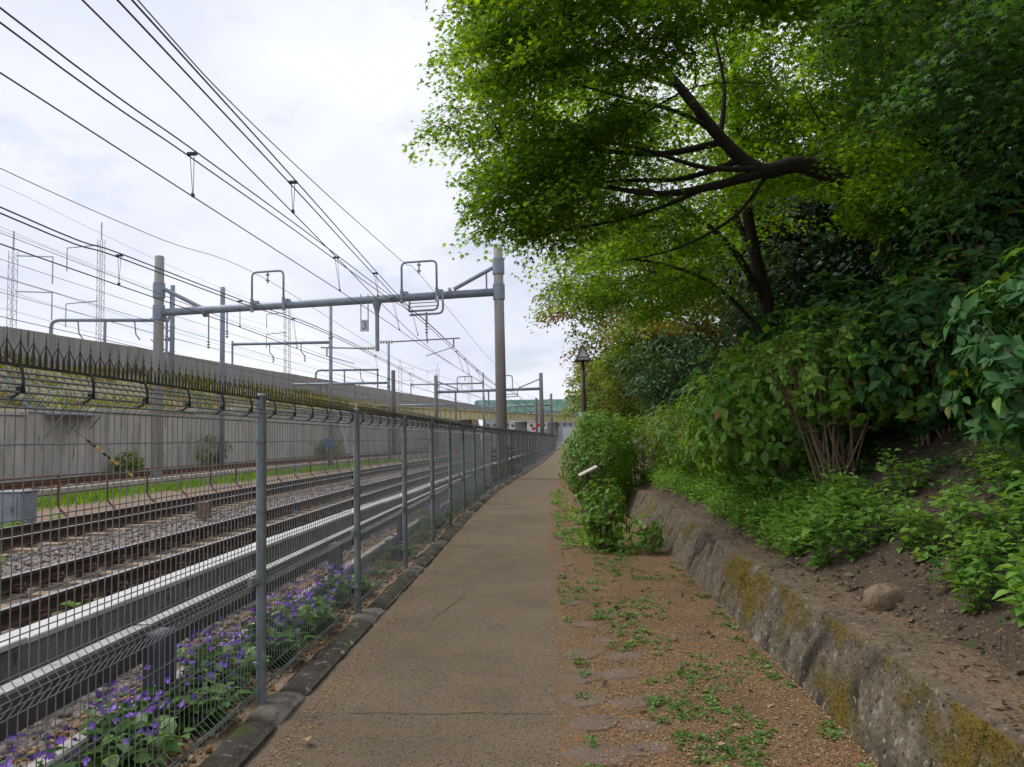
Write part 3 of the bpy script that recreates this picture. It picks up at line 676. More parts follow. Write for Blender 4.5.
g1 = empty('overhead_line_gantry', (-1.74, 31, 0), 'near grey tube gantry spanning both tracks from the tall pole by the fence', 'gantry', 'gantries over the tracks')
A = Vector((0, 0, 7.58)); B = Vector((-14.45, .6, 7.22))          # beam ends in the gantry's frame
def bz(x): return A.lerp(B, (x+1.74)/(B.x))   # world x -> point on the beam
concrete_pole(g1, 0, 0, -.15, 9.4, .235, .19); concrete_pole(g1, B.x, B.y, -.3, 9.65, .235, .19)
MB().tube([A, B], .165, 12).build('beam', 'gantry_steel', g1, True)
for t, sg in ((A, -1), (B, 1)):
    for z in (0, 1.05 if sg < 0 else .95): MB().tube([(t.x, t.y, t.z+z-.32), (t.x, t.y, t.z+z+.32)], .245, 14).build('pole_collar', 'gantry_steel', g1)
    MB().tube([(t.x+sg*.15, t.y, t.z+1.05), (t.x+sg*1.85, t.y, t.z+.16)], .085, 8).build('brace', 'gantry_steel', g1)
    MB().tube([(t.x+sg*.5, t.y, t.z+.1), (t.x+sg*.5, t.y, t.z+.85)], .035, 6).build('brace_strut', 'gantry_steel', g1)
    MB().tube([(t.x+sg*1.95, t.y, t.z), (t.x+sg*2.06, t.y, t.z)], .24, 12).build('beam_flange', 'gantry_steel', g1)
def hoop(xa, xb, h, low=0.):
    pa, pb = bz(xa), bz(xb)
    o = MB().tube(rounded([pa+Vector((0, -.2, -.1)), pa+Vector((0, -.2, h)), pb+Vector((0, -.2, h)), pb+Vector((0, -.2, -.1))], .22), .045, 8).build('hoop', 'gantry_steel', g1, True)
    for p in (pa, pb):
        MB().tube([p+Vector((0, -.2, -.25)), p+Vector((0, -.2, .3))], .075, 8).build('hoop_clamp', 'gantry_steel', g1); MB().box(p+Vector((.12, -.1, .2)), (.26, .16, .05)).build('clamp_plate', 'gantry_steel', g1)
    c = (pa+pb)/2; ins(g1, c+Vector((0, -.2, h-.02)), 2, .09, .48)
hoop(-5.72, -4.27, 1.42); hoop(-12.05, -10.7, 1.42)
# lower frame carrying the near line
for dx, dz in ((0, -.62), (.2, -.78)):
    pa, pb = bz(-5.42+dx*.1), bz(-4.22+dx)
    MB().tube(rounded([pa+Vector((0, -.25, dz)), pb+Vector((0, -.25, dz)), pb+Vector((0, -.25, -.05))], .22), .045, 8).build('lower_frame', 'gantry_steel', g1, True)
for dz in (-.3, -.45): MB().tube([bz(-5.4)+Vector((0, -.25, dz)), bz(-4.25)+Vector((0, -.25, dz))], .022, 6).build('frame_bar', 'gantry_steel', g1)
MB().tube([bz(-5.42), bz(-5.42)+Vector((0, -.25, -.62))], .04, 6).build('frame_post', 'gantry_steel', g1)
MB().tube([bz(-4.7)+Vector((0, -.25, -.7)), bz(-4.7)+Vector((0, -.25, -1.1))], .045, 6).build('hanger', 'gantry_steel', g1); ins(g1, bz(-4.7)+Vector((0, -.25, -1.1)), 4, .07, .5)
MB().tube([bz(-4.7)+Vector((0, -.25, -1.6)), bz(-4.7)+Vector((0, -.1, -1.95))], .025, 6).build('hanger', 'gantry_steel', g1)
# drop arm with cantilevers both ways
dp = bz(-6.8); MB().tube([dp+Vector((0, 0, -.1)), dp+Vector((0, 0, -2.15))], .085, 8).build('drop_arm', 'gantry_steel', g1)
MB().tube([dp+Vector((0, 0, -.1)), dp+Vector((0, 0, -.55))], [.2, .09], 8).build('drop_arm_collar', 'gantry_steel', g1)
def cantilever(x1, z, base):
    s = 1 if x1 > 0 else -1
    ins(g1, base+Vector((s*.10, 0, z)), 5, .075, .55, 'insulator_cream', (s, 0, 0))
    MB().tube([base+Vector((s*.6, 0, z)), base+Vector((x1, 0, z+.08))], .032, 6).build('cantilever', 'gantry_steel', g1)
    MB().tube([base+Vector((x1-s*.25, 0, z+.08)), base+Vector((x1-s*.25, 0, z-.28))], .03, 6).build('registration_drop', 'gantry_steel', g1)
    MB().tube([base+Vector((x1-s*.25, 0, z-.28)), base+Vector((x1-s*1.4, 0, z-.62))], .018, 6).build('registration_arm', 'gantry_steel', g1)
cantilever(3.4, -1.78, dp); cantilever(-2.35, -2.02, dp)
# number plate
npp = bz(-7.3); pl = MB().box(npp+Vector((0, -.12, -1.08)), (.30, .03, .48)).build('number_plate', 'plate_white', g1)
for sx in (-.15, .15): MB().tube([npp+Vector((sx, -.12, .22)), npp+Vector((sx, -.12, -1.32))], .022, 6).build('plate_hanger', 'gantry_steel', g1)
fc = bpy.data.curves.new('digit', 'FONT'); fc.body = '3'; fc.size = .46; fc.align_x = 'CENTER'; fc.align_y = 'CENTER'; fc.extrude = .003
fo = bpy.data.objects.new('digit_source', fc); COL.objects.link(fo); dg = bpy.context.evaluated_depsgraph_get()
dme = bpy.data.meshes.new_from_object(fo.evaluated_get(dg)); bpy.data.objects.remove(fo); dme.materials.clear(); dme.materials.append(MATS['ink'])
do = obj('digit', dme, pl, npp+Vector((0, -.14, -1.08))); do.rotation_euler = (R(90), 0, 0)
for xx in (-14.0, -13.2):
    p = bz(xx); MB().tube([p+Vector((0, 0, -.1)), p+Vector((0, 0, -1.3 if xx < -13.5 else -.9))], .03, 6).build('hanger', 'gantry_steel', g1)
    ins(g1, p+Vector((0, 0, -1.3 if xx < -13.5 else -.9)), 3, .07, .35)
# further gantries over the two tracks
def far_gantry(xr, xl, y, zb, zt, label, mats='pole_brown', hoops=True, cat_group='gantries over the tracks'):
    g = empty('overhead_line_gantry', (xr, y, 0), label, 'gantry', cat_group)
    L = xl-xr
    for x in (0, L): MB().tube([(x, 0, -.2), (x, 0, zt)], [.24, .19], 10).build('pole', mats, g, True)
    MB().tube([(0, 0, zb), (L, 0, zb-.1)], .15, 8).build('beam', 'gantry_steel', g, True)
    MB().tube([(-.1, 0, zb+1.0), (-2.3, 0, zb+.12)], .07, 6).build('brace', 'gantry_steel', g); MB().tube([(L+.1, 0, zb+1.0), (L+2.3, 0, zb+.12)], .07, 6).build('brace', 'gantry_steel', g)
    if hoops:
        for x in (-3.6, L*.72):
            MB().tube(rounded([(x-.8, -.2, zb), (x-.8, -.2, zb+1.4), (x+.7, -.2, zb+1.4), (x+.7, -.2, zb)], .22), .05, 6).build('hoop', 'gantry_steel', g)
            ins(g, (x, -.2, zb+1.4), 2, .09, .45)
        for z in (-.5, -.75): MB().tube([(-4.2, -.2, zb+z), (-2.4, -.2, zb+z)], .05, 6).build('lower_frame', 'gantry_steel', g)
        for x in (-4.2, -2.4): MB().tube([(x, -.2, zb), (x, -.2, zb-.75)], .04, 6).build('frame_post', 'gantry_steel', g)
    x = L*.5; MB().tube([(x, 0, zb), (x, 0, zb-2.1)], .08, 6).build('drop_arm', 'gantry_steel', g)
    for s in (-1, 1): MB().tube([(x, 0, zb-1.8), (x+s*2.6, 0, zb-1.75)], .035, 6).build('cantilever', 'gantry_steel', g)
    return g
far_gantry(-.28, -11.0, 78, 6.6, 8.2, 'second tube gantry on brown poles further along the tracks before the yellow bridge')
far_gantry(1.1, -9.6, 122, 6.8, 8.6, 'farthest tube gantry on brown poles almost at the yellow bridge', 'pole_brown', False)
# side posts and beams on the siding side
def siding_frame(name, px, y, zt, zb, xl, zl, label, mats='gantry_steel', z0=0., r=.12):
    g = empty(name, (px, y, 0), label, 'gantry', 'siding gantries')
    MB().tube([(0, 0, z0), (0, 0, zt)], r, 10).build('pole', mats, g, True)
    MB().tube([(0, 0, zb), (xl-px, 0, zb+.05)], .10, 8).build('beam', 'gantry_steel', g, True)
    MB().tube([(xl-px, 0, zl), (xl-px, 0, zb+.25)], .07, 8).build('end_post', 'gantry_steel', g)
    for t in (.3, .62):
        x = (xl-px)*t; MB().tube([(x, 0, zb), (x, 0, zb-.55), (x+.25, 0, zb-.85)], .035, 6).build('drop_bracket', 'gantry_steel', g); ins(g, (x+.25, 0, zb-.85), 3, .08, .4)
    for z in (zb-.3, zb+.3): MB().tube([(0, 0, z-.05), (0, 0, z+.05)], r*1.25, 10).build('band', 'gantry_steel', g)
    return g
siding_frame('siding_gantry', -14.0, 50, 11.0, 8.2, -20.6, 4.3, 'slim steel pole with high arm over the siding, right of the left concrete pole')
siding_frame('siding_gantry', -12.6, 62, 9.7, 6.35, -20.6, 4.9, 'slim steel pole with low arm over the siding beside a brown concrete pole')
siding_frame('siding_gantry', -7.9, 100, 10.3, 8.9, -17.4, 5.6, 'far steel pole with high arm reaching left in front of the yellow bridge')
siding_frame('siding_gantry', -10.4, 90, 7.4, 5.75, -17.2, 5.4, 'short brown pole with low arm close to the yellow bridge', 'pole_brown')
def single_pole(x, y, z0, z1, r, mats, label, arms=()):
    g = empty('line_pole', (x, y, 0), label, 'pole', 'single line poles')
    MB().tube([(0, 0, z0), (0, 0, z1-.02), (0, 0, z1)], [r, r*.95, r*.85], 12).build('pole', mats, g, True)
    for z in np.arange(z0+1.2, min(z1-1, z0+6), .8): MB().tube([(-.22, 0, z), (.22, 0, z)], .018, 5).build('step_bolt', 'gantry_steel', g)
    for z in arms:
        ins(g, (-.1, 0, z), 5, .13, 1.1, 'insulator', (-1, 0, 0)); MB().tube([(0, 0, z-1.0), (-1.4, 0, z+.02)], .04, 6).build('arm_stay', 'gantry_steel', g)
    return g
single_pole(-19.15, 45, .1, 11.05, .15, 'gantry_steel', 'bare round steel pole in front of the retaining wall, right of the left concrete pole')
single_pole(-23.7, 48, 4.0, 11.9, .15, 'gantry_steel', 'round steel pole with insulator arms right behind the left concrete pole', (8.4, 9.8))
single_pole(-13.8, 70, .0, 8.1, .2, 'pole_brown', 'brown concrete pole standing beside the low siding arm')
single_pole(-1.0, 96, .0, 6.6, .16, 'pole_brown', 'thin brown pole just left of the second gantry right leg')
# pipe portals on the embankment top
def portal(xa, xb, ya, yb, z0, z1, label):
    g = empty('pipe_portal', (xa, ya, 0), label, 'portal frame', 'pipe portals on the viaduct')
    L = Vector((xb-xa, yb-ya, 0))
    MB().tube(rounded([Vector((0, 0, z0)), Vector((0, 0, z1)), L+Vector((0, 0, z1+.1))], .5), .12, 8).build('pipe_arm', 'gantry_steel', g, True)
    for t in (.45, .98): MB().tube([L*t+Vector((0, 0, z0)), L*t+Vector((0, 0, z1+.05))], .09, 8).build('leg', 'gantry_steel', g)
    for t in (.22, .7): MB().tube([L*t+Vector((0, 0, z1)), L*t+Vector((.1, 0, z1-.9)), L*t+Vector((.4, 0, z1-1.3))], .05, 6).build('hook', 'gantry_steel', g)
    return g
portal(-33.0, -25.9, 50, 52, 6.0, 10.2, 'grey pipe portal with rounded corner standing above the parapet left of the concrete pole')
portal(-25.2, -18.6, 84, 86, 6.0, 9.6, 'far grey pipe portal above the parapet in the middle of the siding arms')
# lattice masts
def lattice(x, y, z0, z1, w, side, label, mats='mast', arms=(.6, 3.2)):
    g = empty('lattice_mast', (x, y, z0), label, 'mast', 'lattice masts on the viaduct'); h = z1-z0; m = MB()
    for sx in (-1, 1):
        for sy in (-1, 1): m.tube([(sx*w/2, sy*w/2, 0), (sx*w/2, sy*w/2, h)], .026, 4)
    n = int(h/(w*.9))
    for k in range(n):
        za, zb = h*k/n, h*(k+1)/n; s = 1 if k % 2 else -1
        for sy in (-1, 1): m.tube([(-s*w/2, sy*w/2, za), (s*w/2, sy*w/2, zb)], .012, 4, cap=False); m.tube([(sy*w/2, -s*w/2, za), (sy*w/2, s*w/2, zb)], .012, 4, cap=False)
    m.build('lattice', mats, g)
    MB().tube([(0, 0, h), (0, 0, h+1.3)], .06, 6).build('tip', mats, g)
    for d in arms:
        MB().tube([(side*.2, 0, h-d), (side*2.6, 0, h-d-.15), (side*2.6, 0, h-d-1.9)], .05, 5).build('arm', mats, g)
    return g
lattice(-32.6, 55, 7, 17.0, .36, -1, 'pale lattice mast with two left arms standing behind the parapet', arms=(.4, 4.6))
lattice(-33.6, 47, 7, 14.2, .36, 1, 'pale lattice mast with two right arms near the left picture edge', arms=(.3, 2.6))
lattice(-31.8, 94, 7, 18.4, .6, -1, 'brownish lattice mast behind the parapet seen through the left beam hoop', 'pole_brown', (.5, 3.))
lattice(-28.2, 150, 7, 16.5, .6, 1, 'far lattice mast rising over the viaduct left of the second gantry', arms=(.5, 3.))
lattice(-25.6, 185, 7, 19.0, .6, -1, 'farther lattice mast over the viaduct just above the second gantry left pole', arms=(.5, 3.))
lattice(-21, 215, 7, 20.0, .6, -1, 'farthest lattice mast over the viaduct end beside the green truss bridge', arms=(.5, 3.))

# ---------------------------------------------------------------- overhead wires
def sag(a, b, s, n=10):
    a, b = Vector(a), Vector(b); return [a.lerp(b, k/n)-Vector((0, 0, s*4*(k/n)*(1-k/n))) for k in range(n+1)]
def line_set(label, mess, cont, pair=.10, r=.013, dr=()):
    g = empty('overhead_line', (0, 0, 0), label, 'overhead wire', 'overhead line equipment')
    ms = smooth_path(mess, 6)
    for sx in ((-pair/2, pair/2) if pair else (0,)): MB().tube([p+Vector((sx, 0, sx*.6)) for p in ms], r, 5).build('messenger_wire', 'cable', g)
    MB().tube(smooth_path(cont, 4), r*.85, 5).build('contact_wire', 'cable', g)
    my = [(p.y, p.x, p.z) for p in ms]; cy_ = [(p[1], p[0], p[2]) for p in cont]
    for y in dr:
        a = Vector((np.interp(y, [q[0] for q in my], [q[1] for q in my]), y, np.interp(y, [q[0] for q in my], [q[2] for q in my])))
        b = Vector((np.interp(y, [q[0] for q in cy_], [q[1] for q in cy_]), y, np.interp(y, [q[0] for q in cy_], [q[2] for q in cy_])))
        o = MB(); o.tube([a+Vector((-.03, 0, 0)), b+Vector((-.004, 0, .02))], .005, 4); o.tube([a+Vector((.03, 0, 0)), b+Vector((.004, 0, .02))], .005, 4)
        o.box(a, (.13, .06, .035)); o.box(b+Vector((0, 0, .02)), (.03, .06, .05)); o.build('dropper', 'cable', g)
    return g
far = lambda x, z: [(x+.9, 54.5, z-.5), (x+1.75, 78, z), (x+2.7, 100, z-.5), (x+3.6, 122, z), (x+6, 170, z-.3)]
farc = lambda x, z: [(x+.9, 54.5, z), (x+1.75, 78, z), (x+3.6, 122, z), (x+6, 170, z)]
line_set('pair of near track overhead wires with contact wire crossing the upper left sky', [(-5.25, -15, 6.4), (-5.1, -4, 5.72), (-4.96, 6.68, 5.62), (-4.9, 10.4, 5.72), (-4.8, 15, 5.84), (-4.72, 22.3, 6.02), (-4.7, 31, 6.35)]+far(-4.7, 6.2),
         [(-5.4, -8, 5.1), (-4.99, 6.75, 5.1), (-4.57, 21.3, 5.1), (-4.4, 30.6, 5.1)]+farc(-4.4, 5.05), .10, .0105, (10.45, 17.5, 24, 39, 47, 62))
line_set('second pair of overhead wires over the near track, right of the first pair', [(-3.3, -12, 5.6), (-3.5, 6.19, 5.41), (-3.7, 11.2, 5.52), (-4.1, 21.9, 5.68), (-4.4, 31, 6.05)]+far(-4.4, 6.0),
         [(-3.3, -8, 5.06), (-3.5, 5.6, 5.06), (-3.7, 11.26, 5.05), (-4.25, 30.3, 5.04)]+farc(-4.2, 5.0), .08, .010, (11.2, 18, 25, 40, 55))
line_set('thick pair of overhead wires over the middle track with contact wire below', [(-8.3, -5, 5.6), (-8.4, 11.4, 5.32), (-8.4, 14.8, 5.41), (-8.4, 20.9, 5.58), (-8.6, 31.3, 6.0)]+far(-8.6, 6.0),
         [(-8.4, -5, 4.8), (-8.4, 11.4, 4.79), (-8.4, 20.9, 4.85), (-8.5, 31, 4.88)]+farc(-8.5, 4.9), .09, .014, (14.8, 20.9, 26, 38, 46, 60))
def single_wire(label, pts, r=.012, mats='cable', n=6):
    return tag(MB().tube(smooth_path(pts, n), r, 5).build('feeder_wire', mats), label, 'overhead wire', 'feeder wires')
single_wire('single feeder wire running up to the insulator in the right hoop of the near gantry', [(-4.95, -12, 8.3), (-4.95, 0, 7.5), (-4.95, 9.1, 7.16), (-4.95, 12.1, 7.13), (-4.95, 16.9, 7.35), (-4.95, 21.5, 7.64), (-4.95, 27.5, 8.05), (-5.0, 30.85, 8.42), (-4.3, 42, 7.7), (-3.9, 54, 7.4), (-3.2, 78, 7.7), (-2.2, 100, 7.3), (-1.2, 122, 7.9)], .010)
single_wire('single feeder wire running up to the insulator in the left hoop of the near gantry', [(-11.4, -8, 8.4), (-11.4, 8, 7.55), (-11.4, 15.4, 7.54), (-11.4, 22.4, 7.81), (-11.38, 31.2, 8.4), (-10.4, 54, 7.4), (-9.4, 78, 7.7), (-7, 122, 7.8)], .010)
# thinner wires over the siding and on the viaduct
for i, (xa, za, ya, xb, zb, yb, r, lb) in enumerate([
        (-15.5, 7.9, 10, -13.6, 7.6, 100, .010, 'thin wire over the siding, highest one crossing the slim steel poles'),
        (-16.4, 6.9, 10, -14.0, 6.9, 100, .010, 'thin wire over the siding a little below the highest one'),
        (-17.3, 5.9, 10, -14.5, 6.0, 90, .012, 'thin contact wire above the rusty siding track'),
        (-23.5, 9.9, 12, -20, 9.6, 110, .012, 'thin wire held by the insulator arms behind the left concrete pole'),
        (-23.6, 8.5, 12, -20.4, 8.4, 110, .012, 'lower thin wire held by the insulator arms behind the left concrete pole')]):
    tag(MB().tube(sag((xa, ya, za), (xb, yb, zb), .35, 16), r, 4).build('thin_wire', 'cable'), lb, 'overhead wire', 'thin overhead wires')
vi = ['uppermost', 'second', 'third', 'fourth', 'fifth', 'lowest']
for i, (dx, z) in enumerate([(0, 17.8), (-2.6, 16.3), (1.5, 14.4), (-2.6, 12.2), (2.2, 11.4), (0, 10.2)]):
    tag(MB().tube([(-33.5+dx, 25, z)]+sag((-33+dx, 47, z), (-31.6+dx, 94, z), .5, 8)+sag((-31.6+dx, 94, z), (-26+dx, 185, z), .6, 8), .012, 4).build('thin_wire', 'thin_cable'), '%s of the faint thin wires strung along the viaduct masts' % vi[i], 'overhead wire', 'thin overhead wires')

# ---------------------------------------------------------------- bridges and the far end
def along(a, b):
    a, b = Vector(a), Vector(b); d = b-a; L = d.length; return a, b, L, math.atan2(d.y, d.x)
a, b, L, an = along((-24, 85, 0), (10, 169.5, 0))
gb = empty('girder_bridge', a, 'pale yellow plate girder bridge with vertical ribs crossing beyond the tracks', 'bridge', rz=an)
MB().box((L/2, 0, 5.35), (L, .12, 1.25)).build('web_plate', 'girder_yellow', gb)
for z in (4.72, 5.99): MB().box((L/2, 0, z), (L, .6, .08)).build('flange', 'girder_yellow', gb)
rib_me = MB().box((0, 0, 0), (.07, .5, 1.17)).mesh('rib', 'girder_yellow')
for x in np.arange(.8, L, 1.5): obj('rib', rib_me, gb, (x, 0, 5.355))
MB().box((L/2, 2.2, 5.9), (L, 4, .2)).build('deck', 'bldg_grey', gb)
MB().tube([(0, 0, 6.7), (L, 0, 6.7)], .04, 5).build('handrail', 'pole_brown', gb)
for x in np.arange(0, L, 3.): MB().tube([(x, 0, 6.0), (x, 0, 6.7)], .03, 5).build('handrail_post', 'pole_brown', gb)
for x in (38, 60, 76): MB().box((x, 3, 2.3), (1.0, 2, 4.8)).build('pier', 'pole_concrete', gb)
a, b, L, an = along((-15.9, 180, 0), (14, 186, 0))
tb = empty('truss_bridge', a, 'green steel truss bridge seen over the yellow girder bridge', 'bridge', rz=an)
for yy in (0, 3.2):
    for z in (8.0, 10.6): MB().box((L/2, yy, z), (L, .3, .32)).build('chord', 'truss_green', tb)
    k = 0
    for x in np.arange(0, L-2.4, 2.5):
        MB().tube([(x, yy, 8.0), (x, yy, 10.6)], .11, 5).build('vertical', 'truss_green', tb)
        MB().tube([(x, yy, 8.0 if k % 2 else 10.6), (x+2.5, yy, 10.6 if k % 2 else 8.0)], .10, 5).build('diagonal', 'truss_green', tb); k += 1
MB().box((L/2, 1.6, 7.85), (L, 3.2, .1)).build('deck', 'truss_green', tb); MB().box((L/2, 3.42, 9.3), (L, .05, 2.2)).build('screen', 'mesh_pale', tb)
for x in (0.3,): 
    for z in np.arange(8.2, 10.6, .5): MB().box((x-.4, 1.6, z), (.12, 3.6, .12)).build('end_rail', 'truss_green', tb)
for x in (-.8, 18): MB().box((x, 1.6, 3.8), (1.6, 3.5, 7.8)).build('pier', 'bldg_grey', tb)
def building(x, y, w, d, h, nfl, nw, mats, label, band=True):
    g = empty('apartment_block', (x, y, 0), label, 'building', 'far buildings')
    MB().box((0, d/2, h/2), (w, d, h)).build('wall', mats, g); MB().box((0, d/2, h+.25), (w+.4, d+.4, .5)).build('roof_slab', 'bldg_grey', g)
    for f in range(nfl):
        z = h*(f+.5)/nfl
        for k in range(nw):
            xx = -w/2+w*(k+.5)/nw; o = MB().box((xx, -.03, z), (w/nw*.6, .1, h/nfl*.55)).build('window', 'bldg_white', g); MB().box((xx, -.10, z), (w/nw*.52, .06, h/nfl*.47)).build('pane', 'pane', o)
        if band: MB().box((0, -.45, z-h/nfl*.36), (w*.96, .9, h/nfl*.22)).build('balcony', mats, g)
building(-7, 330, 16, 12, 17, 6, 6, 'bldg_white', 'white apartment block with balconies glimpsed under the green truss bridge')
building(9, 350, 13, 12, 15, 5, 5, 'bldg_grey', 'grey apartment block glimpsed right of the white one under the truss bridge')
building(-22, 360, 12, 10, 13, 4, 4, 'bldg_grey', 'low grey block behind the left end of the green truss bridge', False)
gw = empty('underpass_wall', (1, 176, 0), 'pale grey painted wall under the yellow bridge at the end of the tracks', 'wall')
for k in range(6): MB().box((-11+k*4.0, 0, 1.9), (3.96, .4, 3.8), bev=.02).build('wall_panel', 'bldg_grey' if k % 2 else 'bldg_white', gw)
gf = tag(MB().box((-10.6, 98.0, 2.4), (.08, 3.4, 2.6), R(6)).build('graffiti_panel', 'graffiti'), 'pink and green graffiti panel on the dark wall behind the tracks', 'graffiti')
sg = empty('railway_signal', (-.9, 92, 0), 'twin red round signal heads on a thin post left of the second gantry leg', 'signal')
MB().tube([(0, 0, 0), (0, 0, 3.7)], .05, 6).build('post', 'pole_brown', sg)
for x, z in ((-.45, 2.75), (.1, 3.15)):
    h = MB().tube([(x, -.1, z), (x, .1, z)], .17, 14).build('signal_head', 'signal_red', sg); MB().tube([(x, .1, z), (x, .14, z)], .22, 14).build('backing_disc', 'signal_red', sg)
MB().tube([(-.45, 0, 2.75), (.1, 0, 3.1)], .04, 5).build('bracket', 'pole_brown', sg)
wr = empty('guard_rail', (2.3, 108, 0), 'small white guard rail across the far end of the footpath', 'railing')
for x in (-.7, 0, .7): MB().tube([(x, 0, 0), (x, 0, 1.0)], .04, 6).build('post', 'white_paint', wr)
for z in (.6, .97): MB().tube([(-.9, 0, z), (.9, 0, z)], .035, 6).build('rail', 'white_paint', wr)

# ---------------------------------------------------------------- lamp and plaque by the path
lp = empty('street_lamp', (1.13, 22, 0), 'dark brown street lamp post with triangular glass lantern beside the path', 'street lamp')
MB().tube([(0, 0, 0), (0, 0, .5), (0, 0, .55), (0, 0, 2.9), (0, 0, 2.95), (0, 0, 3.78)], [.085, .085, .068, .060, .048, .045], 10).build('post', 'lamp_brown', lp, True)
ln = MB().box((0, 0, 3.78), (.46, .46, .035)).build('lantern_base', 'lamp_brown', lp)
gl = MB().add([(-.19, -.19, 3.80), (.19, -.19, 3.80), (.19, .19, 3.80), (-.19, .19, 3.80), (0, 0, 4.19)], [(0, 1, 4), (1, 2, 4), (2, 3, 4), (3, 0, 4), (3, 2, 1, 0)]).build('lantern_glass', 'lamp_glass', lp)
for sx, sy in ((-1, -1), (1, -1), (1, 1), (-1, 1)): MB().tube([(sx*.205, sy*.205, 3.79), (0, 0, 4.23)], .020, 5).build('lantern_bar', 'lamp_brown', lp)
for s in ((-.168, -.168, .168, -.168), (.168, -.168, .168, .168), (.168, .168, -.168, .168), (-.168, .168, -.168, -.168)): MB().tube([(s[0], s[1], 3.875), (s[2], s[3], 3.875)], .010, 4).build('lantern_crossbar', 'lamp_brown', lp)
MB().tube([(0, 0, 4.20), (0, 0, 4.27)], [.03, .008], 6).build('finial', 'lamp_brown', lp)
pq = empty('information_plaque', (.62, 11.5, 0), 'small tilted pinkish board poking out of the leafy bush beside the path', 'sign')
MB().box((0, 0, 1.10), (.30, .42, .025), ry=R(-26), bev=.004).build('board', 'board', pq)
for y in (-.14, .14): MB().tube([(0, y, 0), (0, y, 1.09)], .018, 6).build('leg', 'lamp_brown', pq)

# ---------------------------------------------------------------- mossy retaining wall on the right
def wbx(y): return 1.50+.013*(y-3.5)
def wtx(y): return min(1.63+.028*(y-3), 1.87)
wm = bpy.data.materials.new('mossy_wall'); wm.use_nodes = True; t = wm.node_tree; t.nodes.clear(); N = t.nodes.new; Lk = t.links.new
o_ = N('ShaderNodeOutputMaterial'); b_ = N('ShaderNodeBsdfPrincipled'); b_.inputs['Roughness'].default_value = .95; b_.inputs['Specular IOR Level'].default_value = .2; Lk(b_.outputs[0], o_.inputs[0])
at = N('ShaderNodeAttribute'); at.attribute_name = 'moss'; g_ = N('ShaderNodeNewGeometry'); s_ = N('ShaderNodeSeparateColor'); Lk(at.outputs['Color'], s_.inputs[0])
def noise_ramp(sc_, stops, det=8):
    n = N('ShaderNodeTexNoise'); n.inputs['Scale'].default_value = sc_; n.inputs['Detail'].default_value = det; n.inputs['Roughness'].default_value = .78; Lk(g_.outputs['Position'], n.inputs['Vector'])
    r = N('ShaderNodeValToRGB'); e = r.color_ramp.elements
    while len(e) < len(stops): e.new(.5)
    for el, (p, c) in zip(e, stops): el.position = p; el.color = (*c, 1)
    Lk(n.outputs['Fac'], r.inputs[0]); return r.outputs[0], n
c_stone, n_s = noise_ramp(6.5, [(.30, (.04, .032, .022)), (.42, (.085, .068, .048)), (.55, (.135, .11, .078)), (.70, (.215, .185, .14))])
c_moss, _ = noise_ramp(30, [(.3, (.07, .05, .012)), (.55, (.13, .092, .018)), (.75, (.18, .13, .03))])
c_dust, _ = noise_ramp(22, [(.3, (.10, .07, .042)), (.55, (.17, .12, .074)), (.75, (.23, .17, .11))])
def speck(src, col, sc_, th, wd):
    n = N('ShaderNodeTexNoise'); n.inputs['Scale'].default_value = sc_; n.inputs['Detail'].default_value = 5; Lk(g_.outputs['Position'], n.inputs['Vector'])
    st = N('ShaderNodeMapRange'); st.inputs[1].default_value = th; st.inputs[2].default_value = th+wd; Lk(n.outputs['Fac'], st.inputs[0])
    mi = N('ShaderNodeMix'); mi.data_type = 'RGBA'; Lk(st.outputs[0], mi.inputs[0]); Lk(src, mi.inputs[6]); mi.inputs[7].default_value = (*col, 1); return mi.outputs[2]
c_stone = speck(c_stone, (.028, .024, .018), 3.2, .56, .12); c_stone = speck(c_stone, (.03, .025, .02), 38, .60, .05); c_stone = speck(c_stone, (.26, .235, .19), 26, .63, .05); c_stone = speck(c_stone, (.24, .225, .20), 5.5, .66, .08)
c_dust = speck(c_dust, (.05, .035, .022), 50, .60, .05); c_dust = speck(c_dust, (.27, .19, .11), 70, .64, .05)
m1 = N('ShaderNodeMix'); m1.data_type = 'RGBA'; Lk(s_.outputs[1], m1.inputs[0]); Lk(c_stone, m1.inputs[6]); Lk(c_dust, m1.inputs[7])
m2 = N('ShaderNodeMix'); m2.data_type = 'RGBA'; Lk(s_.outputs[0], m2.inputs[0]); Lk(m1.outputs[2], m2.inputs[6]); Lk(c_moss, m2.inputs[7]); Lk(m2.outputs[2], b_.inputs['Base Color'])
nb = N('ShaderNodeTexNoise'); nb.inputs['Scale'].default_value = 45; nb.inputs['Detail'].default_value = 8; Lk(g_.outputs['Position'], nb.inputs['Vector'])
bp_ = N('ShaderNodeBump'); bp_.inputs['Strength'].default_value = .8; bp_.inputs['Distance'].default_value = .02; Lk(nb.outputs['Fac'], bp_.inputs['Height']); Lk(bp_.outputs[0], b_.inputs['Normal'])
MATS['mossy_wall'] = wm
def moss_mask(y, z):
    v = mnoise.fractal((y*1.5, z*1.8, 4.2), .9, 2.1, 5)+.16*(z-.25)/.25+.25*(1-min(1, abs(y-4.2)/3.5))-.12
    v -= .6 if z < .06 else 0
    v += .22*mnoise.noise((y*9, z*10, 3))
    return max(0., min(1., (v-.10)*2.2))
wall = empty('stone_retaining_wall', (1.6, 4, 0), 'low rough grey retaining wall with mustard moss along the right of the path', 'wall'); WO = Vector((1.6, 4, 0))
NZ = 22; WT = .50
